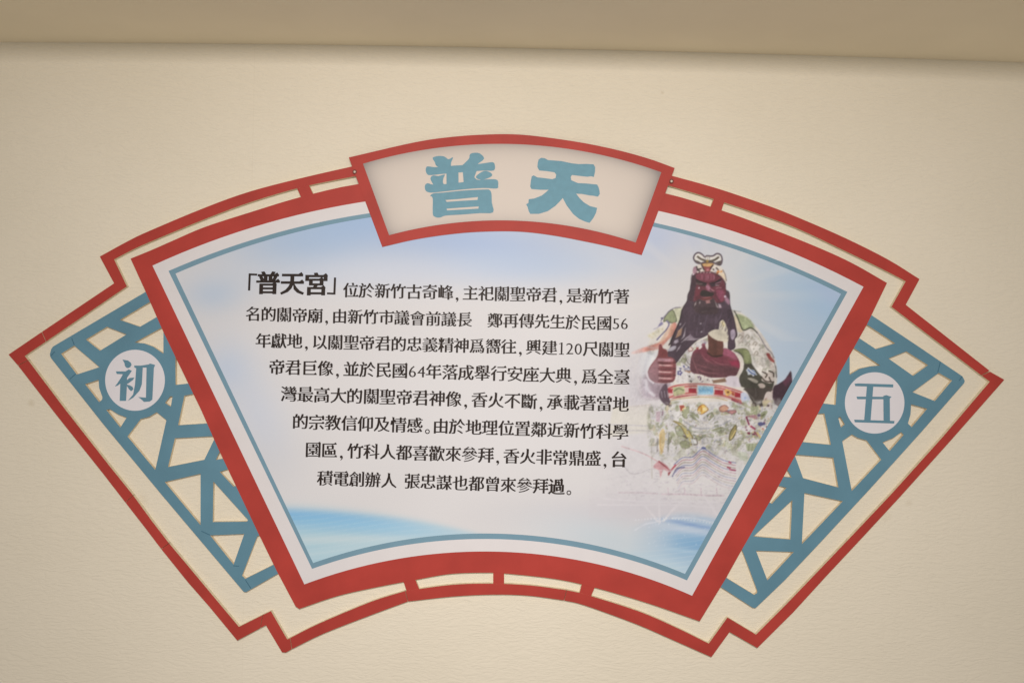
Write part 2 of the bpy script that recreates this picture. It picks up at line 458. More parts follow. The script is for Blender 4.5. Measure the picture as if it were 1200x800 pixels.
# robe body behind everything (chest, both sleeves)
robe = [(757, 412), (765, 392), (776, 376), (790, 363), (805, 358), (850, 362), (868, 366), (884, 380), (900, 402), (908, 420), (911, 440), (908, 458), (900, 470), (860, 470), (800, 470), (790, 452), (770, 420)]
poly(robe, CREAM, 1, .8)
mk_robe = mask(robe, .8)
# left shoulder details
poly(S3((610, 90), (680, 60), (730, 70), (700, 230), (660, 250)), (206, 200, 170), 1, .6)
poly(S3((520, 170), (560, 115), (605, 90), (640, 150), (660, 245), (580, 265), (540, 230), (490, 250), (500, 200)), (140, 142, 108), 1, .6, edge=(70, 70, 55), ew=.35)
stroke(S3((450, 240), (500, 180), (560, 110), (640, 65), (715, 60)), (110, 100, 116), .45)
poly(S3((350, 350), (400, 330), (430, 280), (460, 250), (480, 280), (420, 320)), (120, 112, 144), .9, .6)
blot(775.6, 372.8, 1.1, (90, 84, 110)); 
stroke(S3((530, 240), (560, 280), (530, 350), (470, 410), (400, 490)), (100, 92, 120), .75)
poly(S3((270, 430), (340, 390), (470, 330), (500, 370), (420, 440), (320, 480)), (206, 196, 172), .8, 1.2)
for p in ((300, 440), (350, 410), (420, 380), (330, 460), (470, 350)):
    blot(*S3(p)[0], rng.uniform(.8, 1.5), rng.choice([(186, 172, 140), (196, 176, 150), (180, 168, 160)]), .7)
poly(S3((600, 280), (660, 275), (640, 400), (560, 480), (440, 600), (300, 640), (100, 680), (60, 660), (200, 600), (420, 530), (540, 440)), (196, 128, 112), .95, .9)
poly(S3((570, 300), (620, 290), (600, 420), (480, 520), (430, 530)), (206, 160, 132), .6, .8)
stroke(S3((690, 290), (640, 440), (560, 560)), DARK, .8)
poly(S3((200, 690), (400, 660), (350, 760), (280, 900), (200, 1000), (150, 900)), (203, 199, 196), .9, 2)
for q, c, r_, a_ in ((((752, 414), (747, 432), (744, 452), (748, 468)), (186, 180, 184), 1.6, .5), (((762, 412), (756, 428), (754, 446), (758, 462)), (178, 172, 176), 1.3, .5), (((770, 412), (763, 424), (759, 440)), (220, 213, 211), 1.5, .8),
                     (((744, 420), (738, 440), (741, 462)), (192, 186, 188), 1.8, .4), (((757, 405), (768, 408), (775, 404)), (190, 186, 186), .8, .5), (((757, 446), (759, 456), (766, 463)), (222, 215, 214), 1.5, .85)):
    stroke(q, c, r_, a_, 1.4)
# left border of the fade: veil of haze
poly([(735, 400), (752, 404), (752, 470), (738, 470)], (205, 196, 190), .55, 5)

# right sleeve: white with grey-green scrollwork
poly(S4((350, 120), (430, 110), (520, 150), (600, 210), (650, 320), (580, 330), (500, 350), (460, 350), (420, 250)), GREEN, 1, 1.2)
poly(S4((500, 170), (560, 230), (560, 310), (500, 330), (480, 250)), (176, 180, 140), .8, 1.0)
poly(S4((340, 130), (380, 170), (440, 320), (470, 380), (400, 380), (350, 240)), (210, 190, 160), .9, .7)
stroke(S4((340, 60), (380, 130), (430, 260), (470, 350), (520, 350), (590, 320), (650, 350), (700, 400)), (66, 66, 52), .65)
stroke(S4((320, 50), (440, 70)), (110, 110, 104), .4, .7)
stroke(S4((690, 380), (760, 490), (840, 630), (920, 710), (960, 790)), (110, 100, 106), .45)
stroke([(905, 419), (909, 430), (910, 442)], (84, 76, 74), .5)
slm = mask(S4((380, 400), (500, 380), (640, 350), (720, 460), (840, 640), (960, 800), (1000, 950), (960, 1050), (620, 1050), (420, 640)), .6)
scrolls(slm, 91, 4.2, [(170, 168, 148), (150, 148, 128), (190, 172, 160)], (140, 132, 122), .65, .7, .60)
for i in range(30):
    x, y = rng.uniform(862, 908), rng.uniform(386, 436)
    blot(x, y, rng.uniform(.5, 1.3), rng.choice([(168, 162, 146), (150, 146, 132), (186, 172, 158), (160, 164, 140)]), .75, rng.uniform(1, 2.4), rng.uniform(0, 3.1), slm)
for p in ((430, 440), (550, 560), (640, 460), (660, 550), (680, 700), (540, 440)):
    x, y = S4(p)[0]; stroke([(x - 2, y + 2), (x, y - 1), (x + 2.5, y + 1), (x + 1, y + 3.5)], (140, 128, 112), .55, .8)
poly(S6((890, 165), (930, 160), (960, 210), (1000, 260), (985, 280), (930, 240)), (150, 72, 66), 1, .5)
blot(*S6((980, 225))[0], .9, (206, 170, 160))

for q, c, a_ in ((((872, 396), (880, 412), (886, 432)), (166, 158, 146), .6), (((884, 392), (894, 410), (900, 430)), (176, 166, 152), .6), (((866, 410), (872, 424)), (150, 142, 128), .6), (((892, 420), (897, 436)), (160, 150, 140), .6), (((876, 386), (890, 402)), (222, 212, 204), .8), (((880, 418), (888, 436)), (220, 210, 202), .8)):
    stroke(q, c, 1.2, a_, 1.0, clip=slm)
# dark green cuff of right sleeve hanging down
poly(S6((450, 120), (560, 95), (640, 110), (680, 200), (700, 300), (780, 410), (840, 470), (990, 520), (960, 660), (880, 720), (830, 800), (700, 800), (620, 640), (540, 590), (530, 480), (580, 380), (590, 260), (540, 170)), (70, 66, 56), 1, .6)
poly(S6((450, 120), (560, 90), (640, 110), (685, 200), (690, 290), (600, 290), (580, 200), (520, 140)), (124, 126, 88), 1, .8)
poly(S6((590, 130), (640, 130), (670, 220), (640, 290), (610, 240)), (150, 152, 108), .8, 1.0)
poly(S6((620, 380), (635, 370), (650, 345), (680, 372), (730, 385), (740, 410), (770, 450), (735, 445), (720, 470), (690, 440), (650, 448), (640, 415)), (190, 190, 194), 1, .5)
stroke(S6((650, 380), (690, 420), (740, 440)), (70, 84, 122), .7); stroke(S6((700, 385), (740, 410)), (90, 110, 150), .5)
poly(S6((640, 490), (720, 495), (780, 530), (760, 560), (690, 530)), (176, 164, 148), .9, .5)
poly(S6((840, 470), (900, 420), (990, 410), (1000, 500), (960, 560), (870, 540), (830, 520)), (196, 180, 168), 1, .5)
for q in (((840, 405), (900, 440), (880, 480)), ((930, 395), (985, 420), (990, 470)), ((830, 480), (880, 530), (950, 540)), ((930, 480), (960, 540), (990, 540)), ((900, 600), (940, 640), (900, 690))):
    stroke(S6(*q), (70, 58, 50), .75)
poly(S6((780, 570), (840, 560), (880, 600), (830, 640), (800, 610)), (190, 170, 158), .9, .5)
poly(S6((870, 800), (960, 640), (1000, 640), (980, 800)), (200, 178, 168), 1, .6)
poly(S8((800, 280), (820, 200), (740, 60), (700, 0), (1120, 0), (1100, 60), (1000, 200), (990, 280), (900, 285)), (74, 64, 58), 1, .6)
stroke(S8((760, 90), (830, 150), (860, 210)), (130, 120, 112), .5, .7); stroke(S8((870, 0), (880, 120)), (100, 90, 84), .5, .7)
poly(S8((1040, 60), (1110, 60), (1140, 160), (1130, 330), (1000, 260), (990, 200)), (202, 184, 174), 1, .5)
poly(S8((1040, 255), (1090, 250), (1090, 280), (1045, 285)), (84, 66, 66), 1, .4); stroke(S8((1040, 150), (1000, 210)), (170, 120, 116), .5)
# dark drape by the frame on the right
poly(S6((985, 620), (1050, 570), (1140, 510), (1180, 450), (1230, 420), (1230, 900), (1000, 830)), (64, 44, 52), 1, .6)
poly(S6((1110, 540), (1200, 450), (1230, 500), (1150, 600)), (92, 52, 66), .8, 1)

# chest between the hands
poly(S5((640, 330), (760, 180), (900, 90), (1080, 10), (1080, 80), (980, 140), (900, 300), (900, 560), (800, 600), (660, 600)), (206, 196, 190), 1, .6)
for q, c in ((((690, 340), (740, 260), (800, 300), (780, 350)), (140, 138, 104)), (((660, 330), (720, 340), (720, 380), (660, 380)), (146, 146, 110)), (((760, 440), (860, 450), (840, 480), (780, 460)), (150, 110, 84))):
    poly(S5(*q), c, .95, .5)
stroke(S5((700, 320), (760, 350), (850, 420)), (100, 92, 84), .55); stroke(S5((780, 270), (820, 350), (870, 380)), (120, 110, 104), .5)
mk_chest = mask(S5((640, 330), (760, 180), (900, 90), (1080, 10), (1080, 80), (980, 140), (900, 300), (900, 560), (800, 600), (660, 600)), .6)
scrolls(mk_chest, 121, 3.0, [(150, 148, 112), (170, 150, 150), (120, 116, 140)], (128, 120, 116), .5, .6, .62)
for k in range(5):
    t = k / 5 * 6.283; x, y = S5((703, 475))[0]
    blot(x + 2.1 * math.cos(t), y + 2.1 * math.sin(t), 1.1, (66, 62, 112))
blot(*S5((703, 475))[0], .7, (190, 180, 190))
for p, c in (((760, 390), (70, 70, 116)), ((820, 405), (80, 80, 116)), ((715, 420), (90, 90, 130)), ((835, 525), (50, 44, 40)), ((855, 590), (70, 60, 50))):
    blot(*S5(p)[0], .9, c, .95, 1.4, .5)
for p in ((845, 155), (915, 205)):
    blot(*S5(p)[0], 2.6, (214, 190, 178), 1, edge=(130, 84, 84))
blot(*S5((940, 155))[0], 1.6, (150, 70, 74)); blot(*S5((1020, 100))[0], 2.2, (140, 84, 94))
for i in range(30):
    x, y = S5((rng.uniform(940, 1150), rng.uniform(520, 600)))[0]
    blot(x, y, rng.uniform(.4, 1.0), rng.choice([(150, 124, 138), (96, 76, 84), (196, 176, 180), (120, 100, 116)]), .9)

# belt
belt = S7((500, 90), (480, 20), (540, -60), (640, -80), (860, -60), (1060, -70), (1300, -60), (1460, 0), (1640, 100), (1600, 180), (1400, 110), (1150, 50), (900, 40), (650, 70))
belt = [(782, 466), (782, 455), (790, 451), (815, 449), (838, 450.5), (855, 454), (872, 460.5), (871, 472), (855, 467.5), (838, 464), (815, 463), (797, 466)]
poly(belt, (196, 160, 150), 1, .6)
mk_belt = mask(belt, .5)
for off, c in ((0.5, (164, 60, 58)), (3.6, (170, 76, 70)), (11.5, (166, 72, 66)), (14.5, (150, 60, 58))):
    stroke([(782, 455 + off), (795, 450.5 + off), (815, 448.5 + off), (838, 450 + off), (856, 454 + off), (873, 460 + off)], c, .75, .9, clip=mk_belt)
for x0, x1, y0 in ((782, 788, 456), (807, 816, 455.5), (837.5, 847.5, 457.5), (861, 868, 461), (791, 797, 455)):
    poly([(x0, y0 - 1), (x1, y0 - .4), (x1, y0 + 4.6), (x0, y0 + 4)], (150, 44, 54), 1, .4)
poly([(788.5, 453.5), (802, 452.5), (803, 461), (789.5, 464)], (176, 170, 130), 1, .5); stroke([(790, 458), (795, 455), (801, 457)], (112, 116, 84), .8)
poly([(817.5, 451.5), (836.5, 452.5), (836, 462.5), (817.5, 462.5)], (150, 184, 200), 1, .4, edge=(196, 190, 184), ew=.6)
for k in range(9):
    x = 819 + k * 1.9; stroke([(x, 455 + rng.uniform(0, 2)), (x + 1.5, 459 + rng.uniform(-2, 2))], (96, 144, 176), .5, .9)
blot(853, 459.5, 4.0, (206, 160, 96)); blot(853, 459.3, 1.5, (110, 70, 40)); blot(859, 461.3, 2.1, (176, 100, 66)); blot(859, 461.3, .9, (120, 50, 44))
poly([(868, 461), (874, 460), (879, 468), (873, 474), (869, 470)], (186, 186, 196), 1, .6); blot(873, 466, 1.4, (150, 160, 186)); blot(876, 470, 1.2, (160, 172, 150))
stroke([(786, 469), (800, 466.5), (820, 465), (840, 466), (852, 469)], (170, 140, 96), .6, .8); stroke([(858, 468), (866, 471.5), (871, 473)], (140, 60, 70), 1.2)

# left forearm sleeve end, dark
poly(S7((370, 40), (400, -60), (470, -120), (500, 60), (545, 170), (500, 190), (450, 160), (400, 110)), (76, 58, 66), 1, .6)
for x in (400, 440, 480): stroke(S7((x, -20), (x + 12, 60)), (176, 160, 166), .4, .7)

# skirt pattern: dragon ornament, scrolls and waves
def sk(pts, c, a=1., r=None, soft=.5, edge=None):
    if r: stroke(pts, c, r, a, soft, mk_skirt)
    else: poly(pts, c, a, soft, mk_skirt, edge)
kf = mk_skirt * np.clip((552 - gy) / 40, 0, 1)
scrolls(kf, 31, 7.5, [(158, 156, 122), (136, 136, 100), (192, 174, 134), (170, 168, 138), (150, 148, 116)], (132, 124, 110), .55, .78, .575, 3.5)
scrolls(kf, 47, 4.0, [(190, 176, 160), (176, 170, 178), (160, 156, 128)], (140, 132, 124), .5, .5, .66, 2.5)
for i in range(46):
    x, y = rng.uniform(764, 908), rng.uniform(476, 540)
    blot(x, y, rng.uniform(1.0, 2.8), rng.choice([(158, 158, 126), (142, 142, 106), (172, 168, 146), (150, 150, 116)]), .6, rng.uniform(1, 2.2), rng.uniform(0, 3.1), kf)
for q in (((680, 240), (760, 180), (770, 260), (740, 340), (690, 320)), ((770, 270), (860, 270), (900, 330), (860, 370), (800, 310)), ((1080, 500), (1200, 460), (1260, 480), (1200, 540)),
          ((600, 450), (660, 450), (700, 520), (680, 580), (620, 570), (590, 500)), ((650, 670), (720, 640), (780, 680), (770, 730), (690, 745)), ((830, 560), (950, 600), (900, 640)), ((500, 600), (540, 590), (520, 660), (490, 700)),
          ((1010, 300), (1080, 260), (1110, 330), (1040, 370))):
    sk(S7(*q), rng.choice([(132, 132, 98), (144, 144, 110), (154, 154, 124)]), .85, soft=.8, edge=(128, 124, 100))
sk(S7((560, 380), (640, 400), (740, 470), (800, 560), (820, 610), (740, 590), (660, 450)), (190, 172, 112), 1, edge=(120, 104, 66))
sk(S7((740, 560), (790, 640), (800, 700)), (196, 180, 120), 1, 1.1); sk(S7((700, 580), (750, 610)), (90, 78, 50), .9, .9)
for k, x in enumerate((800, 830, 850)): sk(S7((x, 620 + 10 * k), (x + 20, 670)), (206, 200, 196), 1, .9)
sk(S7((800, 690), (880, 690), (870, 620), (840, 610)), (100, 90, 84), .9, .6)
blot(*S7((955, 225))[0], 5.4, (206, 168, 92), 1, clip=mk_skirt, edge=(150, 96, 50)); blot(*S7((990, 220))[0], 2.6, (216, 196, 150), .9, clip=mk_skirt); stroke(S7((905, 200), (930, 180), (940, 250)), (160, 100, 50), .7, .8)
sk(S7((640, 170), (700, 165), (720, 200), (660, 250)), (156, 76, 62), 1); sk(S7((690, 220), (720, 200)), (216, 196, 140), 1, 1.)
sk(S8((310, 300), (390, 260), (450, 310), (420, 350), (330, 360)), (190, 140, 112), .9, edge=(150, 100, 90)); sk(S8((400, 350), (560, 340), (570, 370), (500, 400)), (176, 120, 116), .9, edge=(130, 90, 90)); 
for k in range(9):
    a = math.pi * (0.08 + 0.84 * k / 8); x0, y0 = 826, 499
    stroke([(x0 - 8 * math.cos(a), y0 - 6 * math.sin(a)), (x0 - 20 * math.cos(a), y0 - 15 * math.sin(a))], (214, 206, 204), 1.1, .95, clip=mk_skirt, taper=True)
stroke([(800, 492), (812, 500), (826, 502), (842, 499), (856, 492)], (150, 148, 156), .5, .8, clip=mk_skirt)
stroke([(798, 498), (812, 505), (828, 506), (846, 503), (862, 497)], (166, 164, 150), .8, .8, clip=mk_skirt)
for i in range(120):       # raised curls of thread, each with its thin dark edge
    x, y = rng.uniform(764, 908), rng.uniform(476, 548); r_ = rng.uniform(1.6, 4.2); t0 = rng.uniform(0, 6.28); tw = rng.uniform(1.4, 3.6) * rng.choice((-1, 1))
    pts = [(x + r_ * (1 - .12 * k) * math.cos(t0 + tw * k / 5), y + r_ * .75 * (1 - .12 * k) * math.sin(t0 + tw * k / 5)) for k in range(6)]
    stroke([(p[0] + .5, p[1] + .6) for p in pts], rng.choice([(136, 130, 112), (150, 140, 130), (120, 118, 92), (150, 146, 156)]), .55, .6, clip=kf)
    stroke(pts, rng.choice([(219, 209, 203), (214, 205, 196), (210, 198, 176), (216, 206, 206)]), rng.uniform(.55, .95), .9, clip=kf, taper=True)
for i in range(70):
    x, y = rng.uniform(766, 905), rng.uniform(478, 540)
    blot(x, y, rng.uniform(.35, .8), rng.choice([(140, 90, 80), (100, 98, 120), (170, 140, 80), (96, 92, 70), (150, 110, 110)]), .7, 1.5, rng.uniform(0, 3), kf)
# yellow tassel left, folds
sk(S7((380, 800), (370, 560), (430, 480), (450, 600), (420, 800)), (200, 172, 120), .9); sk(S7((395, 560), (385, 700), (410, 790)), (180, 140, 80), .8, .6)
sk(S7((330, 250), (390, 250), (380, 390), (330, 380)), (180, 150, 156), .8); sk(S7((420, 250), (410, 300)), (140, 100, 116), .8, .7)
sk(S7((350, 620), (345, 780)), (130, 120, 116), .8, .9); sk(S7((500, 540), (490, 780)), (120, 118, 104), .7, .8)
sk(S8((460, 800), (480, 680), (560, 570), (570, 640), (540, 740), (490, 800)), (156, 140, 92), 1, edge=(90, 80, 50)); sk(S8((490, 780), (560, 660)), (206, 180, 120), 1, .7)
# red/purple motif on right knee
sk(S8((720, 440), (790, 420), (880, 415), (900, 480), (850, 470), (790, 450)), (150, 110, 116), .95)
sk(S8((730, 450), (770, 560)), (120, 50, 70), 1, 1.0); sk(S8((800, 590), (860, 630)), (150, 60, 84), 1, 1.1); sk(S8((860, 680), (900, 740)), (140, 70, 80), 1, .9); sk(S8((900, 690), (960, 780)), (206, 180, 120), 1, 1.0)
for p, c, r in (((950, 555), (86, 84, 122), 2.4), ((1000, 550), (84, 80, 116), 1.6), ((765, 700), (112, 40, 62), 1.5), ((840, 712), (100, 40, 60), 1.2), ((735, 650), (130, 84, 100), 1), ((1055, 600), (90, 50, 66), 1), ((990, 630), (186, 110, 90), 1), ((925, 420), (110, 90, 116), 1.5), ((720, 605), (150, 110, 124), 1), ((740, 750), (150, 130, 140), 1)):
    blot(*S8(p)[0], r, c, .95, 1.3, .2, mk_skirt)
sk(S8((950, 400), (1010, 350), (1060, 360), (1020, 430), (960, 490)), (150, 152, 118), .95); sk(S8((970, 430), (1010, 400)), (100, 96, 70), .8, .8)
for i in range(40):
    x, y = rng.uniform(872, 905), rng.uniform(488, 520)
    blot(x, y, rng.uniform(.35, .9), rng.choice([(140, 80, 100), (120, 100, 130), (190, 150, 120), (160, 130, 140)]), .8, clip=mk_skirt)
sk(S9((1050, 110), (1120, 110), (1110, 160), (1060, 160)), (158, 160, 124), .8); sk(S9((990, 160), (1060, 170), (1070, 230), (1010, 220)), (178, 180, 158), .6)
for x in (878, 882, 886): sk([(x, 520), (x - 1, 528)], (120, 124, 90), .6, .5)
blot(*S9((770, 145))[0], 1.8, (74, 80, 126), .95, 1.5, 0, mk_skirt)
for i in range(60):
    x, y = rng.uniform(800, 860), rng.uniform(505, 535)
    blot(x, y, rng.uniform(.3, .8), rng.choice([(150, 150, 168), (170, 150, 160), (150, 146, 130)]), .7, 1.5, rng.uniform(0, 3), mk_skirt)
# wave hem: nested chevron lines
for k in range(11):
    y = 531 + k * 3.1; h = 7.5
    c = [(128, 124, 152), (164, 124, 132), (150, 132, 120)][k % 3]
    pts = [(790 + k * .5, y + 13), (800, y + 5), (812, y + 4), (823, y - h * .75), (835, y + 1), (848, y + 8), (862, y + 11)]
    stroke([(p[0], p[1] + .9) for p in pts], (222, 213, 209), .6, .7 * max(0, 1 - k / 13), .5)
    stroke(pts, c, .6, .95 * max(0, 1 - k / 15), .5)
stroke(S9((560, 330), (590, 280), (640, 270)), (88, 84, 116), .8, .9); stroke(S9((535, 310), (560, 280), (580, 255)), (160, 60, 66), 1.0, .9)
for q in (((930, 270), (945, 275)), ((940, 235), (950, 240)), ((945, 285), (980, 290))): stroke(S9(*q), (150, 60, 80), 1.0, .9)
# red sash end and scalloped hem, far left
stroke(S9((220, 130), (300, 155), (380, 185), (450, 225), (500, 260), (540, 290)), (192, 140, 140), .6, .7)
poly(S9((430, 270), (470, 230), (530, 265), (540, 310), (500, 285), (480, 340), (470, 290)), (188, 120, 122), .75, .8); stroke(S9((470, 230), (540, 290), (535, 320)), (140, 56, 60), .9, .9)
stroke(S9((235, 260), (280, 310), (340, 310), (400, 285), (440, 280)), (180, 170, 168), .6, .7)
# stonework and railing, very pale
for i in range(420):
    x, y = rng.uniform(708, 862), rng.uniform(548, 592)
    f_ = max(0, min(1, (x - 700) / 50)) * max(0, min(1, (y - 545) / 10))
    stroke([(x, y), (x + rng.uniform(-5, 5), y + rng.uniform(-1.2, 1.2))], rng.choice([(186, 174, 176), (218, 208, 204), (176, 164, 168), (210, 200, 196)]), rng.uniform(.4, .9), .5 * f_)
stroke(S9((200, 440), (340, 440), (460, 447)), (176, 146, 152), .8, .5); stroke(S9((490, 450), (640, 450), (770, 458), (900, 460)), (168, 134, 142), .9, .6)
for x in (530, 640, 750, 855): stroke(S9((x, 410), (x + 4, 455)), (170, 140, 148), .6, .7)
for q in (((380, 530), (460, 630)), ((470, 480), (475, 640)), ((580, 530), (500, 630)), ((640, 480), (560, 560)), ((770, 460), (860, 590))):
    stroke(S9(*q), (216, 206, 203), 1.3, .6)
for q in (((60, 520), (300, 522), (560, 520), (840, 540)), ((100, 480), (400, 500), (860, 500))): stroke(S9(*q), (216, 206, 203), .9, .6)
stroke(S9((310, 690), (380, 650), (460, 635), (560, 610), (700, 612), (840, 640)), (212, 208, 210), .8, .5)
for i in range(26):
    t = i / 25; x, y = 745 + 90 * t, 620 - 13 * math.sin(1 + 1.6 * t); blot(x, y, .7, (222, 216, 216), .7)
for i in range(40): blot(rng.uniform(755, 835), rng.uniform(612, 640), rng.uniform(.3, .7), (214, 214, 218), .45)

C[...] = C + (np.clip((gy - 540) / 40, 0, 1) * .22)[..., None] * (np.array((203, 193, 190.)) - C) * (gy < 606)[..., None]
# ---- head: beard, face, headdress
poly(S2((340, 40), (330, 110), (300, 180), (290, 260), (230, 360), (200, 500), (150, 620), (80, 790), (60, 900), (-60, 1130), (100, 1120), (260, 930), (420, 780), (500, 740), (570, 700), (640, 640), (700, 640), (720, 540), (770, 510), (820, 600), (840, 800), (840, 890), (880, 910), (930, 870), (920, 770), (955, 720), (940, 620), (910, 480), (860, 310), (850, 150), (800, 100), (780, -60), (500, -100), (380, -60)), BEARD, 1, .5, edge=(58, 46, 52), ew=.6)
poly(S2((720, 640), (720, 560), (765, 512), (800, 560), (830, 640), (835, 800), (700, 800), (640, 700)), (212, 198, 176), 1, .5)
poly(S2((740, 540), (770, 520), (800, 580), (770, 610)), (206, 186, 138), .8, .6)
poly(S2((870, 660), (920, 640), (935, 720), (900, 780), (870, 740)), (176, 158, 170), .9, .6)
for i in range(60):      # combed hair lines
    x = rng.uniform(808, 858); y = rng.uniform(364, 392)
    stroke([(x, y), (x + (815 - x) * .06 - .6, y + rng.uniform(4, 9))], rng.choice([(98, 82, 94), (66, 52, 58), (110, 94, 106), (60, 48, 54)]), .4, .55)
stroke(S2((220, 380), (190, 520), (120, 680), (70, 800)), (52, 42, 46), .8, .9)
for q in (((720, 270), (700, 300)), ((780, 260), (740, 320), (700, 370), (650, 460)), ((780, 330), (760, 440), (720, 490)), ((850, 420), (780, 480), (720, 530)), ((960, 480), (850, 490), (760, 500)), ((660, 490), (620, 540)), ((640, 580), (560, 640)), ((720, 560), (660, 650))):
    stroke(S3(*q), (188, 172, 176), rng.uniform(.6, 1.2), .85, taper=True)
poly(S3((680, 370), (740, 330), (720, 430), (650, 470)), (196, 150, 116), .8, .6); poly(S3((540, 640), (580, 590), (650, 570), (650, 610), (600, 640)), (176, 166, 172), .9, .5)
poly(S3((630, 510), (680, 480), (690, 520), (640, 550)), (184, 168, 176), .85, .5); poly(S3((770, 490), (850, 430), (900, 470), (990, 470), (900, 500), (820, 490)), (150, 134, 140), .75, .7)
for p in ((510, 400), (480, 672), (470, 560)): blot(*S2(p)[0], .9, (170, 156, 160), .8, 1.5, -.3)
stroke(S2((490, 410), (550, 390)), (176, 160, 158), .6, .9)
# moustache / jaw shadow
poly(S2((380, 270), (470, 230), (640, 220), (700, 300), (700, 420), (560, 440), (420, 420), (370, 360)), (70, 54, 56), .85, 1.0)
for q in (((410, 270), (385, 330)), ((460, 260), (455, 300)), ((660, 250), (690, 330), (720, 350))): stroke(S2(*q), (176, 160, 156), .8, .8, taper=True)
# face
face = S1((340, 400), (450, 380), (600, 400), (720, 460), (790, 560), (810, 680), (800, 800), (760, 850), (660, 860), (600, 780), (420, 780), (330, 840), (270, 800), (280, 600), (300, 450))
poly(face, (98, 50, 58), 1, .5)
mk_face = mask(face, .5)
poly(S1((270, 440), (330, 410), (350, 560), (330, 700), (290, 840), (230, 800), (260, 640)), (66, 48, 54), 1, 1.0)
poly(S1((350, 420), (460, 400), (600, 410), (640, 480), (560, 530), (480, 520), (360, 490)), (124, 66, 78), .85, 1.0)
for x, c in ((430, (150, 92, 104)), (465, (80, 44, 52)), (500, (150, 96, 108)), (525, (164, 112, 124)), (550, (88, 46, 56)), (575, (150, 90, 104)), (620, (186, 136, 148)), (400, (90, 50, 56))):
    stroke(S1((x, 425), (x + 6, 470), (x - 2, 505)), c, .42, .85, taper=True)
poly(S1((345, 505), (420, 530), (500, 560), (505, 600), (440, 600), (360, 575)), (58, 46, 46), .95, .6)
poly(S1((560, 560), (640, 545), (735, 495), (735, 530), (700, 570), (620, 610), (575, 605)), (60, 44, 50), .95, .6)
stroke(S1((340, 500), (420, 538), (500, 562)), (34, 28, 30), .6); stroke(S1((560, 558), (640, 545), (740, 488)), (36, 28, 32), .6)
stroke(S1((345, 560), (400, 572), (440, 566)), (140, 120, 116), .35, .8); stroke(S1((650, 565), (725, 535)), (176, 116, 128), .4, .9); stroke(S1((650, 590), (700, 592)), (190, 170, 166), .4, .9)
stroke(S1((660, 635), (700, 625), (735, 632)), (182, 124, 136), .45, .8)
poly(S1((340, 620), (400, 640), (430, 690), (400, 790), (320, 800)), (110, 52, 60), .8, 1.0); poly(S1((330, 760), (400, 740), (420, 790), (340, 830)), (84, 44, 50), .7, 1)
poly(S1((495, 600), (520, 568), (545, 590), (580, 645), (640, 690), (610, 705), (560, 690), (510, 655)), (146, 92, 106), 1, .5)
stroke(S1((505, 610), (530, 600), (545, 640)), (172, 122, 136), .6, .8); stroke(S1((560, 660), (600, 690), (625, 690)), (60, 34, 38), .6, .9); stroke(S1((590, 660), (630, 680)), (176, 120, 120), .45, .9)
poly(S1((650, 665), (740, 650), (785, 690), (775, 800), (720, 850), (680, 800), (640, 720)), (126, 62, 78), .95, 1.0); poly(S1((690, 680), (760, 670), (760, 760), (710, 790)), (142, 74, 94), .7, 1.2)
stroke(S1((640, 690), (665, 770), (720, 850)), (70, 40, 46), .6, .8)
poly(S1((410, 700), (450, 665), (520, 680), (570, 695), (625, 715), (590, 765), (480, 765), (415, 755)), (48, 40, 38), 1, .6)
blot(*S1((390, 632))[0], .95, (220, 200, 200))
poly(S2((460, 222), (540, 206), (610, 204), (620, 235), (540, 252), (480, 242)), (128, 72, 70), 1, .5); poly(S2((535, 252), (590, 244), (600, 288), (545, 292)), (168, 120, 116), .85, .5)
stroke(S2((465, 222), (540, 236), (620, 214)), (70, 36, 38), .5)
for i in range(60):
    x, y = rng.uniform(812, 850), rng.uniform(322, 352)
    stroke([(x, y), (x + rng.uniform(-2, 2), y + rng.uniform(-.8, .8))], rng.choice([(78, 40, 46), (120, 70, 80), (60, 40, 44), (140, 90, 100)]), .35, .4, clip=mk_face)
poly(S2((790, 180), (820, 200), (860, 260), (850, 310), (800, 260)), (150, 112, 126), .9, .8); poly(S2((700, 290), (740, 310), (750, 350), (720, 350)), (180, 156, 162), .9, .5)
blot(*S2((795, 200))[0], 1.1, (210, 190, 196)); poly(S2((810, 130), (845, 150), (850, 210), (825, 220)), (76, 50, 58), 1, .5)
# headdress
poly(S1((290, 400), (300, 320), (360, 280), (430, 250), (640, 250), (730, 300), (790, 380), (820, 500), (815, 560), (780, 520), (700, 440), (580, 390), (450, 385), (340, 410)), (210, 196, 182), 1, .5)
poly(S1((290, 380), (305, 310), (350, 300), (360, 380), (310, 420)), (160, 118, 130), .9, .6)
stroke(S1((760, 350), (800, 430), (815, 520)), (110, 96, 92), .5); poly(S1((690, 400), (780, 400), (810, 520), (760, 480)), (214, 190, 160), .9, .6)
stroke(S1((340, 405), (450, 385), (580, 385), (720, 450), (790, 540)), (78, 46, 52), .7)
poly(S1((440, 250), (600, 245), (600, 290), (520, 320), (450, 290)), (200, 156, 104), 1, .5, edge=(120, 84, 50))
poly(S1((450, 300), (520, 300), (580, 300), (560, 370), (480, 370)), (130, 70, 66), 1, .5); poly(S1((500, 330), (545, 330), (540, 370), (505, 370)), (176, 110, 116), .9, .4)
for q in (((350, 300), (370, 340), (420, 330)), ((360, 350), (400, 370)), ((430, 270), (450, 320), (470, 350)), ((600, 280), (570, 330)), ((660, 320), (690, 350)), ((610, 340), (650, 380))): stroke(S1(*q), (60, 46, 46), .75)
for p, c in (((690, 375), (196, 130, 80)), ((735, 375), (206, 150, 96)), ((675, 400), (150, 90, 60)), ((640, 365), (190, 180, 180))): blot(*S1(p)[0], 1.5, c)
for x in range(370, 600, 48): blot(*S1((x, 392))[0], .55, (214, 190, 180))
blot(*S1((300, 420))[0], .8, (220, 200, 204))
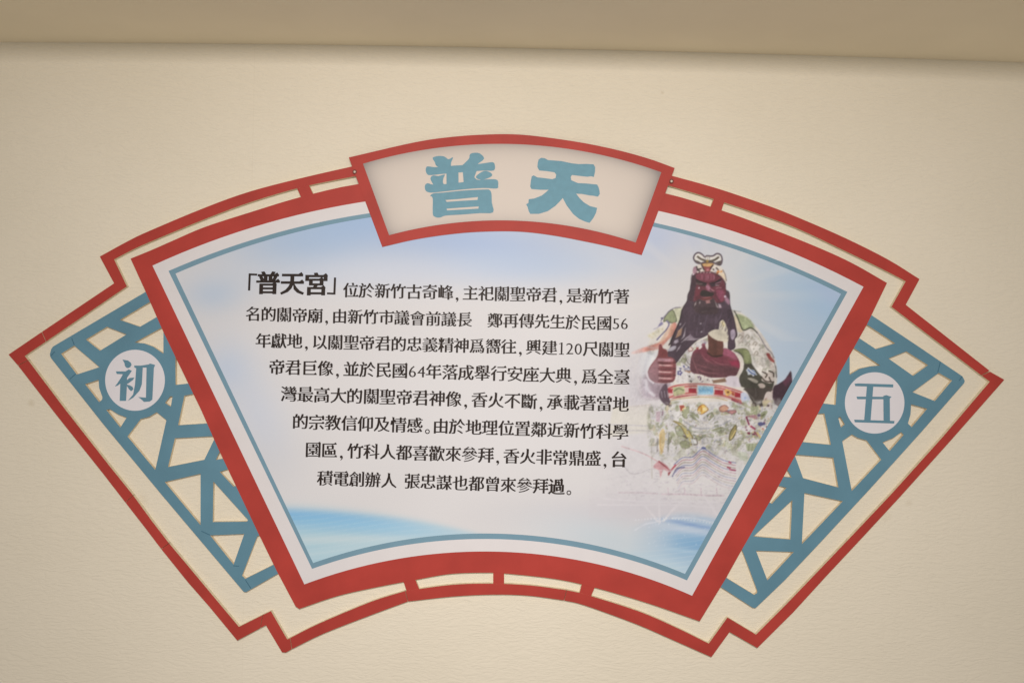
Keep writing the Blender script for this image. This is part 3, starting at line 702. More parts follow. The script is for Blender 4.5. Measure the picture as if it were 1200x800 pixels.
# bow on top
bow = S1((305, 170), (325, 110), (380, 80), (440, 110), (480, 150), (510, 130), (560, 135), (610, 130), (670, 95), (730, 120), (750, 190), (735, 260), (700, 275), (640, 250), (590, 225), (480, 230), (400, 250), (340, 230))
poly(bow, (214, 204, 194), 1, .45, edge=(72, 58, 66), ew=.75)
poly(S1((315, 190), (380, 210), (430, 245), (360, 240)), (84, 72, 66), .95, .5); poly(S1((640, 230), (740, 200), (735, 260), (700, 275)), (80, 68, 64), .95, .5)
stroke(S1((370, 145), (410, 175), (470, 200), (510, 215)), (84, 72, 60), 1.15); stroke(S1((690, 155), (640, 190), (580, 210), (530, 215)), (84, 72, 60), 1.1)
for x in (490, 520, 550): stroke(S1((x, 135), (x + 3, 195)), (130, 118, 112), .4, .8)
blot(*S1((520, 215))[0], 1.6, (150, 120, 60))

# ---- cup-like tablet and right (viewer's) fist
fist = S6((10, 100), (60, 40), (110, 120), (250, 150), (330, 90), (430, 130), (500, 200), (540, 300), (530, 400), (470, 460), (330, 480), (150, 480), (20, 440), (-120, 400), (-110, 200), (-60, 110))
poly(fist, (112, 56, 66), 1, .6)
mk_f = mask(fist, .6)
poly(S6((-120, 180), (0, 160), (80, 260), (300, 320), (520, 330), (530, 480), (100, 500), (-120, 420)), (90, 58, 62), .85, 2, clip=mk_f)
poly(S6((300, 90), (430, 120), (510, 220), (470, 250), (380, 200), (310, 170)), (156, 86, 104), .9, 1.3, clip=mk_f)
poly(S6((380, 240), (530, 260), (535, 360), (420, 320)), (136, 44, 66), .8, 1.2, clip=mk_f)
for q in (((30, 180), (90, 250), (180, 290)), ((150, 230), (260, 300), (400, 310)), ((-60, 300), (60, 340), (200, 380)), ((-40, 360), (60, 410), (250, 430)), ((-100, 220), (-60, 330), (-20, 430))): stroke(S6(*q), (156, 104, 106), .6, .7, clip=mk_f, taper=True)
for i in range(40):
    x, y = S6((rng.uniform(-100, 520), rng.uniform(200, 470)))[0]
    stroke([(x, y), (x + 5, y + 1.2)], rng.choice([(70, 42, 46), (128, 76, 80), (100, 60, 62)]), .45, .5, clip=mk_f)
poly(S2((565, 700), (575, 860), (560, 960), (640, 1010), (760, 990), (770, 800), (700, 790), (620, 750)), (98, 60, 52), 1, .5)
poly(S2((575, 720), (640, 760), (690, 800), (680, 980), (620, 990), (580, 900)), (84, 52, 44), .8, .8); stroke(S2((560, 950), (640, 1000), (760, 985)), (54, 34, 32), .7)
poly(S2((570, 690), (640, 645), (700, 640), (780, 650), (830, 720), (790, 795), (700, 785), (620, 745)), (208, 194, 172), 1, .5)
poly(S6((480, 165), (560, 200), (580, 290), (570, 380), (510, 460), (500, 440), (540, 340), (535, 260)), (210, 196, 182), 1, .5)
poly(S6((370, 470), (500, 470), (530, 540), (540, 610), (350, 580)), (204, 190, 192), 1, .6); poly(S6((170, 520), (340, 490), (360, 540), (180, 560)), (120, 90, 70), .9, .6)

# ---- left (viewer's) hand, thumb up
hand = S5((424, 130), (432, 100), (452, 96), (466, 118), (480, 150), (520, 165), (540, 195), (545, 230), (548, 258), (590, 268), (625, 288), (650, 330), (655, 400), (652, 480), (640, 560), (600, 600), (520, 614), (440, 612), (380, 605), (330, 585), (290, 545), (272, 500), (280, 450), (305, 390), (345, 335), (385, 285), (408, 240), (420, 180))
poly(hand, (122, 66, 68), 1, .6)
mk_h = mask(hand, .6)
poly(S5((270, 500), (300, 420), (400, 280), (430, 400), (430, 600), (330, 590)), (138, 100, 104), .8, 1.6, clip=mk_h)
poly(S5((425, 100), (460, 100), (530, 200), (530, 260), (430, 250)), (118, 56, 56), .9, .8, clip=mk_h); stroke(S5((500, 130), (545, 200)), (150, 90, 90), .6, .7, clip=mk_h)
for y in (300, 372, 462, 545):
    stroke(S5((430, y), (500, y + 6), (600, y + 8)), (206, 166, 160) if y != 300 else (176, 128, 134), .75 if y != 300 else 1.8, .95, clip=mk_h)
for y in (340, 420, 510, 585):
    stroke(S5((420, y), (520, y + 8), (650, y)), (84, 44, 46), 1.0, .7, clip=mk_h)
stroke(S5((600, 300), (600, 590)), (140, 78, 76), 1.4, .4, clip=mk_h)
stroke(S5((265, 480), (290, 560), (350, 610)), (216, 206, 206), 1.0, .8)

def veil(c, a):
    a = np.clip(a, 0, 1)[..., None]; C[...] = C * (1 - a) + np.array(c, float) * a
veil((176, 164, 170), .38 * gauss(gx, gy, 750, 462, 15, 16) * (gx < 790))
veil((190, 180, 182), .30 * gauss(gx, gy, 742, 430, 12, 26))
veil((186, 177, 180), .28 * gauss(gx, gy, 742, 530, 26, 40))
veil((188, 179, 181), .35 * gauss(gx, gy, 790, 590, 70, 12))
body = np.maximum(np.maximum(mk_robe, mk_skirt * np.clip((560 - gy) / 30, 0, 1)), 0)
shade = .07 * np.clip((vnoise(gx, gy, 14, 401) - .35) * 2, 0, 1) + .09 * np.clip((vnoise(gx * 1.6, gy * .7, 9, 403) - .4) * 2, 0, 1)
C[...] = C * (1 - shade * body)[..., None]
# a touch of ink spread and the uneven tone of a photograph
tone = 1 + .10 * (vnoise(gx, gy, 7, 301) - .5) + .12 * (vnoise(gx, gy, 2.2, 303) - .5) + .10 * (vnoise(gx, gy, .9, 305) - .5)
figure = np.clip(np.abs(C - bgpaint(gx, gy)).sum(-1) / 70, 0, 1)
C = C * (1 + (tone - 1) * figure)[..., None]
Cp = np.pad(C, ((1, 1), (1, 1), (0, 0)), mode='edge')
C = .30 * C + .12 * (Cp[:-2, 1:-1] + Cp[2:, 1:-1] + Cp[1:-1, :-2] + Cp[1:-1, 2:]) + .055 * (Cp[:-2, :-2] + Cp[2:, 2:] + Cp[2:, :-2] + Cp[:-2, 2:])

def sample(x, y):
    """picture colour (as seen) at photo points"""
    col = bgpaint(x, y)
    fx = (x - CX0) * SS - .5; fy = (y - CY0) * SS - .5
    ok = (fx > 0) & (fx < W_ - 1.01) & (fy > 0) & (fy < H_ - 1.01)
    ix = fx[ok].astype(int); iy = fy[ok].astype(int); tx = (fx[ok] - ix)[:, None]; ty = (fy[ok] - iy)[:, None]
    col[ok] = (C[iy, ix] * (1 - tx) + C[iy, ix + 1] * tx) * (1 - ty) + (C[iy + 1, ix] * (1 - tx) + C[iy + 1, ix + 1] * tx) * ty
    return col

def picture():
    us = np.concatenate([np.linspace(0, .6, 130, endpoint=False), np.linspace(.6, 1, 390)])
    vs_ = np.linspace(0, 1, 430)
    def arcu(a, b, c):
        ux, uy, r = circle3(a, b, c)
        t0 = math.atan2(a[1] - uy, a[0] - ux); t1 = math.atan2(c[1] - uy, c[0] - ux)
        t = t0 + (t1 - t0) * us
        return np.stack([ux + r * np.cos(t), uy + r * np.sin(t)], -1)
    tp = arcu((205.6, 320.6), (600, 245), (985.6, 344.4)); bt = arcu((367, 659.3), (566, 624.7), (802.7, 672))
    g = tp[None] * (1 - vs_[:, None, None]) + bt[None] * vs_[:, None, None]
    x = g[..., 0].ravel(); y = g[..., 1].ravel()
    col = sample(x, y)
    d = T + 0.0009; k = (D - d) / F
    a = (x - 600) * k; b_ = (400 - y) * k
    co = np.stack([CAM.x + EX.x * a + EY.x * b_ - BASE.x, np.full_like(x, -d), CAM.z + EX.z * a + EY.z * b_ - BASE.z], -1)
    nu, nv = len(us), len(vs_)
    idx = np.arange(nu * nv).reshape(nv, nu)
    q = np.stack([idx[1:, :-1], idx[1:, 1:], idx[:-1, 1:], idx[:-1, :-1]], -1).reshape(-1, 4)
    me = bpy.data.meshes.new('picture_print')
    me.vertices.add(len(co)); me.vertices.foreach_set('co', co.ravel())
    me.loops.add(q.size); me.loops.foreach_set('vertex_index', q.ravel().astype(np.int32))
    me.polygons.add(len(q)); me.polygons.foreach_set('loop_start', np.arange(0, q.size, 4, dtype=np.int32))
    me.update(calc_edges=True)
    at = me.color_attributes.new('print', 'FLOAT_COLOR', 'POINT')
    rgba = np.ones((len(co), 4)); rgba[:, :3] = alb(col) * (.955, .965, .975)
    at.data.foreach_set('color', rgba.ravel().astype(np.float32))
    me.materials.append(vcol_mat('printed_picture', 'print'))
    o = link('picture_print', me, board)
    o['label'] = 'printed sky and water picture with a bearded red-faced deity statue'
picture()

# ------------------------------------------------------------------ outer red frame, cut into strips at its visible joints
SEAM = 'seam'
stations = []
def run(out, inn, n=1):
    if n > 1: out, inn = catmull(out, n), catmull(inn, n)
    for a, b in zip(out, inn): stations.append((a, b))
run([(424, 192.6), (411.5, 195.4), (352, 209), (292.5, 224.6), (240, 243.4), (175, 270.6), (150, 282.5), (116.9, 300.6)],
    [(428, 204), (416, 206.6), (355, 219), (296.5, 236), (245, 254.8), (180, 281.6), (155, 292.8), (133.7, 304)], 4)
run([(133.7, 331.9), (49, 388.8)], [(148.7, 335.6), (54, 400)]); stations.append(SEAM)
run([(49, 388.8), (10, 415.3), (21, 428)], [(54, 400), (29, 417), (33, 422)]); stations.append(SEAM)
run([(21, 428), (66, 486), (120, 553.7), (147, 588.5)], [(33, 422), (76, 479), (127, 544), (156, 580)]); stations.append(SEAM)
run([(147, 588.5), (170, 618), (189, 643)], [(156, 580), (179, 611.5), (198, 636)]); stations.append(SEAM)
run([(189, 643), (220, 681.5), (245, 710), (278, 750), (305, 735.5)], [(198, 636), (229, 673), (254, 703), (280, 734), (308, 720)]); stations.append(SEAM)
run([(305, 735.5), (311.5, 732), (330.5, 763.8), (335, 764), (342, 760)], [(308, 720), (317.5, 715.5), (336.5, 748.5), (337, 748.4), (340, 747)]); stations.append(SEAM)
run([(342, 760), (380, 741.5), (440, 718.2), (478, 704.3)], [(340, 747), (374, 730), (435, 704.5), (475, 692)], 4); stations.append(SEAM)
run([(478, 704.3), (530, 698.5), (578, 696.2), (620, 697.5), (661, 703)], [(475, 692), (530, 684.7), (578, 683.4), (622, 685.5), (664, 691)], 4); stations.append(SEAM)
run([(661, 703), (685, 708.7), (745, 730.5), (790, 750), (833.7, 769.4)], [(664, 691), (688, 696.6), (749, 716), (794, 735.5), (830.6, 753.5)], 4)
run([(855, 740), (887.5, 758.7), (930, 716.5), (968, 675), (1012, 628), (1056, 580.5), (1115, 515), (1177, 444.8), (1160, 435.2)],
    [(852.5, 723), (886, 743), (921, 708), (959, 668.5), (1003, 622.5), (1046, 577), (1105, 511.5), (1160, 447), (1150, 439.6)]); stations.append(SEAM)
run([(1160, 434.4), (1061.4, 357)], [(1150, 439.6), (1044.7, 359.4)])
run([(1077.6, 327), (1040, 303.7), (990, 278.7), (940, 256.9), (900, 241), (840, 220.7), (789, 206.5), (776, 203)],
    [(1061.4, 329.5), (1034, 315.3), (985, 291.5), (936, 268.5), (896, 253.3), (837, 233.5), (783.7, 217.7), (771, 214.5)], 4)

seg = []
def flush():
    global seg
    if len(seg) > 1:
        slab('frame_strip', [s[0] for s in seg] + [s[1] for s in reversed(seg)], T - 0.0002, sign, 'red', back=-0.001)
    seg = []
def toward(a, b, g):
    l = math.hypot(b[0] - a[0], b[1] - a[1]); return (a[0] + (b[0] - a[0]) * g / l, a[1] + (b[1] - a[1]) * g / l)
pend = False
for s in stations:
    if s == SEAM:
        a, b = seg[-1], seg[-2]
        seg[-1] = (toward(a[0], b[0], .3), toward(a[1], b[1], .3)); flush(); pend = True
    else:
        seg.append(s)
        if pend and len(seg) == 2:
            a, b = seg[0], seg[1]; seg[0] = (toward(a[0], b[0], .3), toward(a[1], b[1], .3)); pend = False
flush()
for q in (((346, 216), (360, 212.5), (368.5, 231), (354.5, 235)), ((838, 229), (850, 233), (844, 251), (831, 247)),
          ((471.5, 677), (485, 674.5), (493, 694), (478, 696.5)), ((578, 666), (590.7, 667), (590.7, 689), (578, 689)), ((683.5, 678), (699, 683), (691, 702), (678, 698.5))):
    slab('bridge', q, T - 0.0004, sign, 'red', back=-0.001)

# ------------------------------------------------------------------ blue lattice wings
left_out = [(180, 336.5), (170.5, 342), (106, 380), (62, 406), (60, 409), (58.4, 415), (59.5, 419), (120, 495.5), (188.7, 578.5), (285.6, 693), (288.5, 693.2), (326, 671.5), (337, 664), (318, 630), (262, 516), (205, 400)]
left_holes = [
    [(71.5, 414.3), (87, 404.8), (116.7, 430), (90, 438.6)], [(100.7, 397.7), (125.5, 382.7), (148.3, 391.7), (117.2, 410.8)],
    [(140.5, 374.8), (178, 352.3), (186, 370), (164, 382.8)], [(157.8, 401.2), (190, 383.5), (191.5, 385), (191.5, 414.3), (179.5, 406), (169, 402.3)],
    [(205.4, 414), (205.8, 450.8), (224, 448.8)], [(193.5, 471.7), (199.5, 464.2), (202.2, 464.2), (200.2, 476.2), (197, 474.5)],
    [(216, 463.5), (228, 461), (245, 495.8), (208.7, 498)], [(149.4, 511.2), (165, 490.6), (175, 488), (183.7, 482.7), (195, 491.9), (181.9, 550.4)],
    [(99.7, 450), (115.5, 444.7), (116.2, 454.5), (120, 465), (119.6, 468), (116.2, 471)], [(124.5, 480), (129, 479.2), (138, 485), (148.5, 489), (141, 500.7)],
    [(205, 513.2), (253, 510.5), (239.4, 538.5), (196.9, 546.9)], [(253, 538.5), (258, 527.5), (264, 537)],
    [(193, 564.4), (235, 554.7), (235, 615)], [(250, 563.7), (290.6, 608.7), (289.5, 610.8), (249.4, 611.2)],
    [(257.5, 552.5), (270, 548.4), (279, 568), (273.7, 570)], [(246.2, 626.9), (286.2, 625.2), (273.7, 661)],
    [(301.5, 628), (283.7, 674), (287.3, 677.8), (322, 660.6), (325, 655), (309, 625)]]
right_out = [(1010, 362), (1021, 369), (1075, 405), (1127.9, 440.8), (1130.6, 446), (1130, 448.5), (1080, 505.5), (1020, 572), (962, 634.5), (919.5, 679.5), (885.5, 712), (882, 711.5), (845, 687.5), (836, 682), (850, 655), (905, 560), (975, 430)]
right_holes = [
    [(1011, 377), (1049, 402.2), (1026.4, 408.9), (1001.5, 392.5)], [(1041, 419.8), (1062, 411.5), (1087.6, 427.7), (1070, 440.2)],
    [(1069.2, 459.2), (1100, 436.7), (1115.7, 445.7), (1095.5, 469.7)], [(999, 406.5), (1031.7, 428.2), (1020.5, 429), (1007, 432), (995.7, 439), (995.7, 412)],
    [(982, 438), (979.2, 474.2), (960, 472)], [(982.2, 489.5), (984.7, 488), (990, 497), (985.5, 500.7)],
    [(954, 484.3), (966, 484.2), (973.8, 521), (936, 517.3)], [(987, 516.5), (998.2, 508.7), (1005, 512.7), (1015.5, 515.7), (1032.7, 538.2), (998.2, 575)],
    [(1067.7, 473.5), (1086.5, 478.7), (1068.5, 500.2), (1064, 496), (1067, 485.5)], [(1034.2, 518), (1047, 512.7), (1056, 506), (1059, 509.3), (1042.5, 528.2)],
    [(931, 532.2), (976.5, 536), (982.5, 570.8), (941.2, 560)], [(921.5, 548), (927.7, 559.2), (914, 558.1)],
    [(942.7, 577.2), (987.7, 587), (939.7, 637.2)], [(928.5, 585.5), (926.2, 631.7), (882.7, 628.2)],
    [(907, 567.4), (921.7, 571.2), (904.5, 590), (898, 586)], [(885.9, 644.8), (930.3, 646.3), (899.3, 679.5)],
    [(868.5, 641), (887.5, 692), (887, 694.5), (883.7, 696.5), (849, 675.4), (850, 665)]]

def ellipse(cx, cy, rx, ry, n=64):
    return [(cx + rx * math.cos(2 * math.pi * k / n), cy + ry * math.sin(2 * math.pi * k / n)) for k in range(n)]
TL = T - 0.0007
z4 = Zm(60, 390, 6.667); z7 = Zm(950, 400, 6.667)
lat_l = slab('lattice_panel', left_out, TL, sign, 'blue', left_holes, -0.001)
lat_r = slab('lattice_panel', right_out, TL, sign, 'blue', right_holes, -0.001)
lat_l['label'] = 'blue lattice wing with one left character on its white disc'; del lat_l['label']
slab('medallion', ellipse(158.2, 445.4, 35, 35.7), TL + .0003, lat_l, 'disc', back=TL - .001, side='disc')
slab('medallion', ellipse(1025, 471.9, 34.9, 35.9), TL + .0003, lat_r, 'disc', back=TL - .001, side='disc')

def glyph_slabs(name, polys, d, parent, face):
    """one character from several cut pieces, joined into one mesh"""
    me = bpy.data.meshes.new(name); V = []; Fc = []
    for i, pl in enumerate(polys):
        lp, holes = pl if isinstance(pl, tuple) else (pl, [])
        dd = d + i * 0.00003
        fl = [[P(x, y, dd) - BASE for x, y in q] for q in [lp] + holes]
        flat = [v_ for q in fl for v_ in q]
        for t in tessellate_polygon([[Vector((v_.x, v_.z, 0)) for v_ in q] for q in fl]):
            a, b, c = (flat[k] for k in t)
            if ((b - a).cross(c - a)).y > 0: t = (t[0], t[2], t[1])
            Fc.append(tuple(k + len(V) for k in t))
        V += [tuple(v_) for v_ in flat]
    me.from_pydata(V, [], Fc); me.materials.append(M[face]); me.update()
    return link(name, me, parent)

glyph_slabs('medallion_character', [
    z4((557, 208), (600, 215), (622, 232), (628, 248), (618, 266), (600, 275), (585, 270), (575, 255), (572, 235)),
    z4((505, 300), (580, 300), (605, 285), (630, 295), (610, 325), (592, 350), (592, 400), (585, 530), (535, 530), (540, 395), (520, 410), (497, 418), (515, 395), (545, 350), (560, 322), (512, 320)),
    z4((588, 372), (610, 352), (650, 348), (640, 365), (605, 392), (588, 400)), z4((588, 402), (612, 408), (635, 420), (642, 438), (625, 455), (608, 440), (590, 412)),
    z4((648, 255), (700, 255), (765, 245), (770, 238), (812, 250), (802, 272), (790, 520), (770, 535), (725, 538), (700, 515), (680, 500), (740, 505), (745, 270), (715, 270), (708, 400), (690, 450), (640, 505), (598, 530), (640, 480), (655, 400), (664, 275), (650, 270))],
    TL + .0005, lat_l, 'blue')
glyph_slabs('medallion_character', [
    z7((342, 330), (370, 327), (645, 335), (645, 358), (350, 348)), z7((340, 610), (655, 620), (652, 640), (345, 630)),
    z7((440, 340), (490, 342), (468, 620), (418, 618)), z7((358, 430), (600, 432), (610, 450), (365, 450)),
    z7((568, 425), (590, 418), (632, 432), (618, 445), (620, 625), (570, 624))], TL + .0005, lat_r, 'blue')

# fine film joints on the lattice: thin strips of the same blue film lapped over
def lap(pts, parent, d):
    (x0, y0), (x1, y1) = pts
    dx, dy = x1 - x0, y1 - y0; l = math.hypot(dx, dy); nx, ny = -dy / l * .45, dx / l * .45
    glyph_slabs('film_joint', [[(x0 + nx, y0 + ny), (x1 + nx, y1 + ny), (x1 - nx, y1 - ny), (x0 - nx, y0 - ny)]], d, parent, 'joint')
M['joint'] = mat('film_joint_edge', alb((62, 98, 114)), .5, .3, .1, 200)
for q in (((84, 396), (87, 404)), ((82, 444), (88.5, 438)), ((58.8, 417.5), (64, 412)), ((287.5, 679), (294, 689)), ((236, 622), (246, 626.5)), ((273.5, 662.5), (280, 663))): lap(q, lat_l, TL + .0002)
for q in (((1102, 424), (1099, 436)), ((1127.5, 441), (1124, 446))): lap(q, lat_r, TL + .0002)

# ------------------------------------------------------------------ title plaque
a2 = Zm(400, 150, 5.714); a3 = Zm(600, 160, 5.714)
ptop = catmull([(408.7, 184.6), (487.5, 166.6), (535, 160), (575, 157.6), (603, 157.6), (631.5, 160), (680, 167), (722.5, 175.7), (760, 186), (790.7, 197)], 5)
pbot = catmull([(752, 299), (720, 290.5), (687.5, 283.4), (645, 275.5), (605, 271.3), (560, 271.8), (522.5, 275.2), (485, 281), (448, 289.5)], 5)
TP = T + 0.0022
plaque = slab('title_plaque', ptop + pbot, TP, sign, 'red', back=T - 0.001)
# cream panel with the soft grey edge that is printed on it
itop = ((425.4, 192), (602, 169), (775, 202)); ibot = ((456, 275.6), (605, 258.6), (745, 284.2))
def panel():
    nu, nv = 150, 50
    tp = np.array(arc3(*itop, nu)); bt = np.array(arc3(*ibot, nu))
    vv = np.linspace(0, 1, nv + 1)
    g = tp[None] * (1 - vv[:, None, None]) + bt[None] * vv[:, None, None]
    x = g[..., 0]; y = g[..., 1]
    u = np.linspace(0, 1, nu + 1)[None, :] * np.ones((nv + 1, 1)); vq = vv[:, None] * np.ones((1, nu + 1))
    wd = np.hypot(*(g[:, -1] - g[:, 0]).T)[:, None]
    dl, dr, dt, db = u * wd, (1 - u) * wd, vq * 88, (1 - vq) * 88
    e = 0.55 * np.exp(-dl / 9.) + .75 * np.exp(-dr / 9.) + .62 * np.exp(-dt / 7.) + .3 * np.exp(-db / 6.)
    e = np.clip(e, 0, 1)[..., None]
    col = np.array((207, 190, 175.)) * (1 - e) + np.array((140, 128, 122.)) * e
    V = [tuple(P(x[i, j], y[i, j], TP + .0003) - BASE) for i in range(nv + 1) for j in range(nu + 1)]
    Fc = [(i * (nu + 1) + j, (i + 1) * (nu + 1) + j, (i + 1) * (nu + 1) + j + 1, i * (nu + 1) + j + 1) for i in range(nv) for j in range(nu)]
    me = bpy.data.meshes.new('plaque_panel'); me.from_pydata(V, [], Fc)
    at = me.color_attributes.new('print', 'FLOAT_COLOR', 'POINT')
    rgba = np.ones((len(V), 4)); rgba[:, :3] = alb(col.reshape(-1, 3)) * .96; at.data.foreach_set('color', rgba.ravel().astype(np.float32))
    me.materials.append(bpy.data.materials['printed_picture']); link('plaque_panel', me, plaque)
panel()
sm = lambda pts: smooth(pts, 3)
glyph_slabs('title_character', [
    sm(a2((612, 200), (650, 188), (690, 192), (718, 210), (748, 196), (735, 232), (730, 262), (690, 270), (640, 258), (625, 228))),
    sm(a2((860, 180), (880, 168), (925, 170), (956, 205), (915, 240), (890, 262), (800, 266), (822, 240), (855, 205))),
    sm(a2((570, 262), (585, 258), (640, 263), (760, 252), (880, 246), (960, 236), (1015, 230), (1029, 255), (1020, 285), (960, 286), (905, 289), (700, 306), (600, 316), (575, 310), (565, 285))),
    a2((704, 298), (784, 292), (785, 378), (704, 382)), a2((813, 288), (908, 284), (890, 330), (905, 345), (935, 352), (935, 366), (820, 376)),
    sm(a2((597, 335), (615, 318), (650, 322), (692, 312), (684, 335), (680, 365), (690, 392), (630, 392), (605, 360))),
    sm(a2((900, 330), (925, 304), (960, 288), (998, 298), (1010, 318), (985, 335), (935, 348))),
    sm(a2((560, 385), (580, 370), (620, 380), (750, 371), (900, 352), (1000, 343), (1045, 350), (1050, 385), (1040, 405), (950, 402), (820, 411), (680, 426), (600, 433), (565, 420))),
    (sm(a2((595, 455), (618, 438), (680, 433), (820, 419), (960, 412), (992, 415), (1005, 440), (1008, 500), (1016, 565), (930, 570), (800, 580), (700, 586), (660, 600), (625, 594), (612, 570), (612, 470))),
     [a2((697, 482), (780, 476), (915, 462), (912, 482), (800, 488), (705, 495)), a2((705, 540), (800, 533), (920, 525), (918, 540), (800, 547), (708, 552))])],
    TP + .0005, plaque, 'title')
glyph_slabs('title_character', [
    a3((170, 205), (172, 180), (178, 155), (195, 143), (220, 146), (240, 158), (330, 165), (400, 180), (445, 185), (500, 184), (546, 187), (557, 205), (556, 235), (548, 272), (530, 266), (505, 270), (450, 264), (402, 258), (393, 272), (397, 293), (440, 312), (500, 315), (570, 322), (580, 340), (585, 360), (588, 385), (575, 403), (545, 397), (520, 395), (470, 385), (430, 383), (450, 410), (480, 440), (520, 465), (570, 478), (563, 510), (548, 540), (540, 552), (520, 578), (490, 570), (450, 552), (410, 520), (365, 460), (340, 412), (320, 435), (290, 465), (240, 500), (180, 518), (122, 518), (112, 500), (104, 470), (94, 455), (110, 445), (112, 420), (150, 415), (200, 395), (225, 375), (245, 357), (190, 357), (130, 352), (122, 335), (126, 300), (132, 268), (145, 260), (170, 274), (210, 278), (270, 286), (292, 278), (296, 255), (284, 240), (230, 232), (182, 228))],
    TP + .0005, plaque, 'title')
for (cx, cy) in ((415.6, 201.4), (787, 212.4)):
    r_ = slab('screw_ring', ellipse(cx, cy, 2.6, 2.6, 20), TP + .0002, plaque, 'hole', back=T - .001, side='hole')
    slab('screw', ellipse(cx, cy, 1.3, 1.3, 16), TP + .0008, plaque, 'screw', back=T, side='screw')

# ------------------------------------------------------------------ lettering
LINES = [
    ('位於新竹古奇峰,主祀關聖帝君,是新竹著', (402.5, 340), (737, 348.3)),
    ('名的關帝廟,由新竹市議會前議長 鄭再傳先生於民國56', (288, 368), (736, 379.5)),
    ('年獻地,以關聖帝君的忠義精神爲嚮往,興建120尺關聖', (300, 399), (737.5, 410.3)),
    ('帝君巨像,並於民國64年落成舉行安座大典,爲全臺', (315.5, 430), (737.5, 442.4)),
    ('灣最高大的關聖帝君神像,香火不斷,承載著當地', (329.5, 461.6), (736.5, 474)),
    ('的宗教信仰及情感。由於地理位置鄰近新竹科學', (343, 494), (736, 506.6)),
    ('園區,竹科人都喜歡來參拜,香火非常鼎盛,台', (358, 526.8), (734, 538.6)),
    ('積電創辦人_張忠謀也都曾來參拜過。', (372, 560), (672, 571)),
]
HEAD = [('「', 296, 330.5), ('普', 314, 332), ('天', 342.5, 332.8), ('宮', 370.5, 333.5), ('」', 388.5, 335)]
chars = sorted(set(''.join(l[0] for l in LINES) + ''.join(h[0] for h in HEAD)) - set(', _'))
tmp = {}
for ch in chars:
    cu = bpy.data.curves.new('glyph', 'FONT'); cu.body = ch; cu.size = 1.0; cu.resolution_u = 3
    o = bpy.data.objects.new('glyph', cu); COL.objects.link(o); tmp[ch] = o
dg = bpy.context.evaluated_depsgraph_get(); dg.update()

def glyph_geo(ch, dx, dy, serif, corner=0.03):
    """filled outline of a glyph: level strokes thinned, upright ones kept, wedge ends added (a Ming-like cut)"""
    ev = tmp[ch].evaluated_get(dg); me = ev.to_mesh()
    co = [np.array((v_.co.x, v_.co.y)) for v_ in me.vertices]
    # weld
    key = {}; rem = []
    pts = []
    for c in co:
        k = (round(c[0], 5), round(c[1], 5))
        if k not in key: key[k] = len(pts); pts.append(c)
        rem.append(key[k])
    faces = []; cnt = {}
    for p in me.polygons:
        f_ = [rem[i] for i in p.vertices]
        if len(set(f_)) < 3: continue
        ar = 0.0
        for i in range(len(f_)):
            a, b = pts[f_[i]], pts[f_[(i + 1) % len(f_)]]; ar += a[0] * b[1] - b[0] * a[1]
        if ar < 0: f_ = f_[::-1]
        faces.append(f_)
        for i in range(len(f_)):
            e = (f_[i], f_[(i + 1) % len(f_)]); cnt[e] = cnt.get(e, 0) + 1
    ev.to_mesh_clear()
    bnd = [e for e in cnt if (e[1], e[0]) not in cnt]
    nrm = {}; nxt = {}; prv = {}
    for a, b in bnd:
        d = pts[b] - pts[a]; l = np.hypot(*d) + 1e-12
        n = np.array((d[1], -d[0])) / l
        for k in (a, b):
            cur = nrm.get(k, np.zeros(2))
            nrm[k] = np.where(np.abs(n) > np.abs(cur), n, cur)
        nxt[a] = b; prv[b] = a
    tri = []
    if serif:
        for v1 in list(nxt):
            if v1 not in prv: continue
            a, b = prv[v1], nxt[v1]
            # corner where the outline runs (counter-clockwise) up the right side and turns onto a top edge
            d0 = pts[v1] - pts[a]; d1 = pts[b] - pts[v1]
            l0, l1 = np.hypot(*d0), np.hypot(*d1)
            if l0 < 1e-6 or l1 < 1e-6: continue
            if d0[1] / l0 > 0.94 and d1[0] / l1 < -0.97 and l1 > 0.13:
                x, y = pts[v1]; y -= dy
                tri.append(((x + dx + .02, y - .04), (x - .03, y + .078), (x - .15, y - .004)))
            # top of an upright: small flag to the left
            if d0[0] / l0 < -0.97 and d1[1] / l1 < -0.94 and 0.04 < l0 < 0.12 and l1 > .2:
                x, y = pts[v1]; y -= dy
                tri.append(((x - dx + .002, y - .07), (x + .04, y + .014), (x - .055, y + .016)))
    new = []
    for i, p in enumerate(pts):
        n = nrm.get(i)
        new.append(p if n is None else np.array((p[0] + dx * n[0], p[1] - dy * n[1])))
    return new, faces, tri

allx = glyph_geo('國', 0, 0, False)[0]
bx = [p[0] for p in allx]; by = [p[1] for p in allx]
EM = (max(bx) - min(bx)) / 0.83              # size of the square the characters sit in
GC = np.array(((max(bx) + min(bx)) / 2, (max(by) + min(by)) / 2))
print('EM', EM, 'centre', GC, 'bbox', min(bx), max(bx), min(by), max(by))

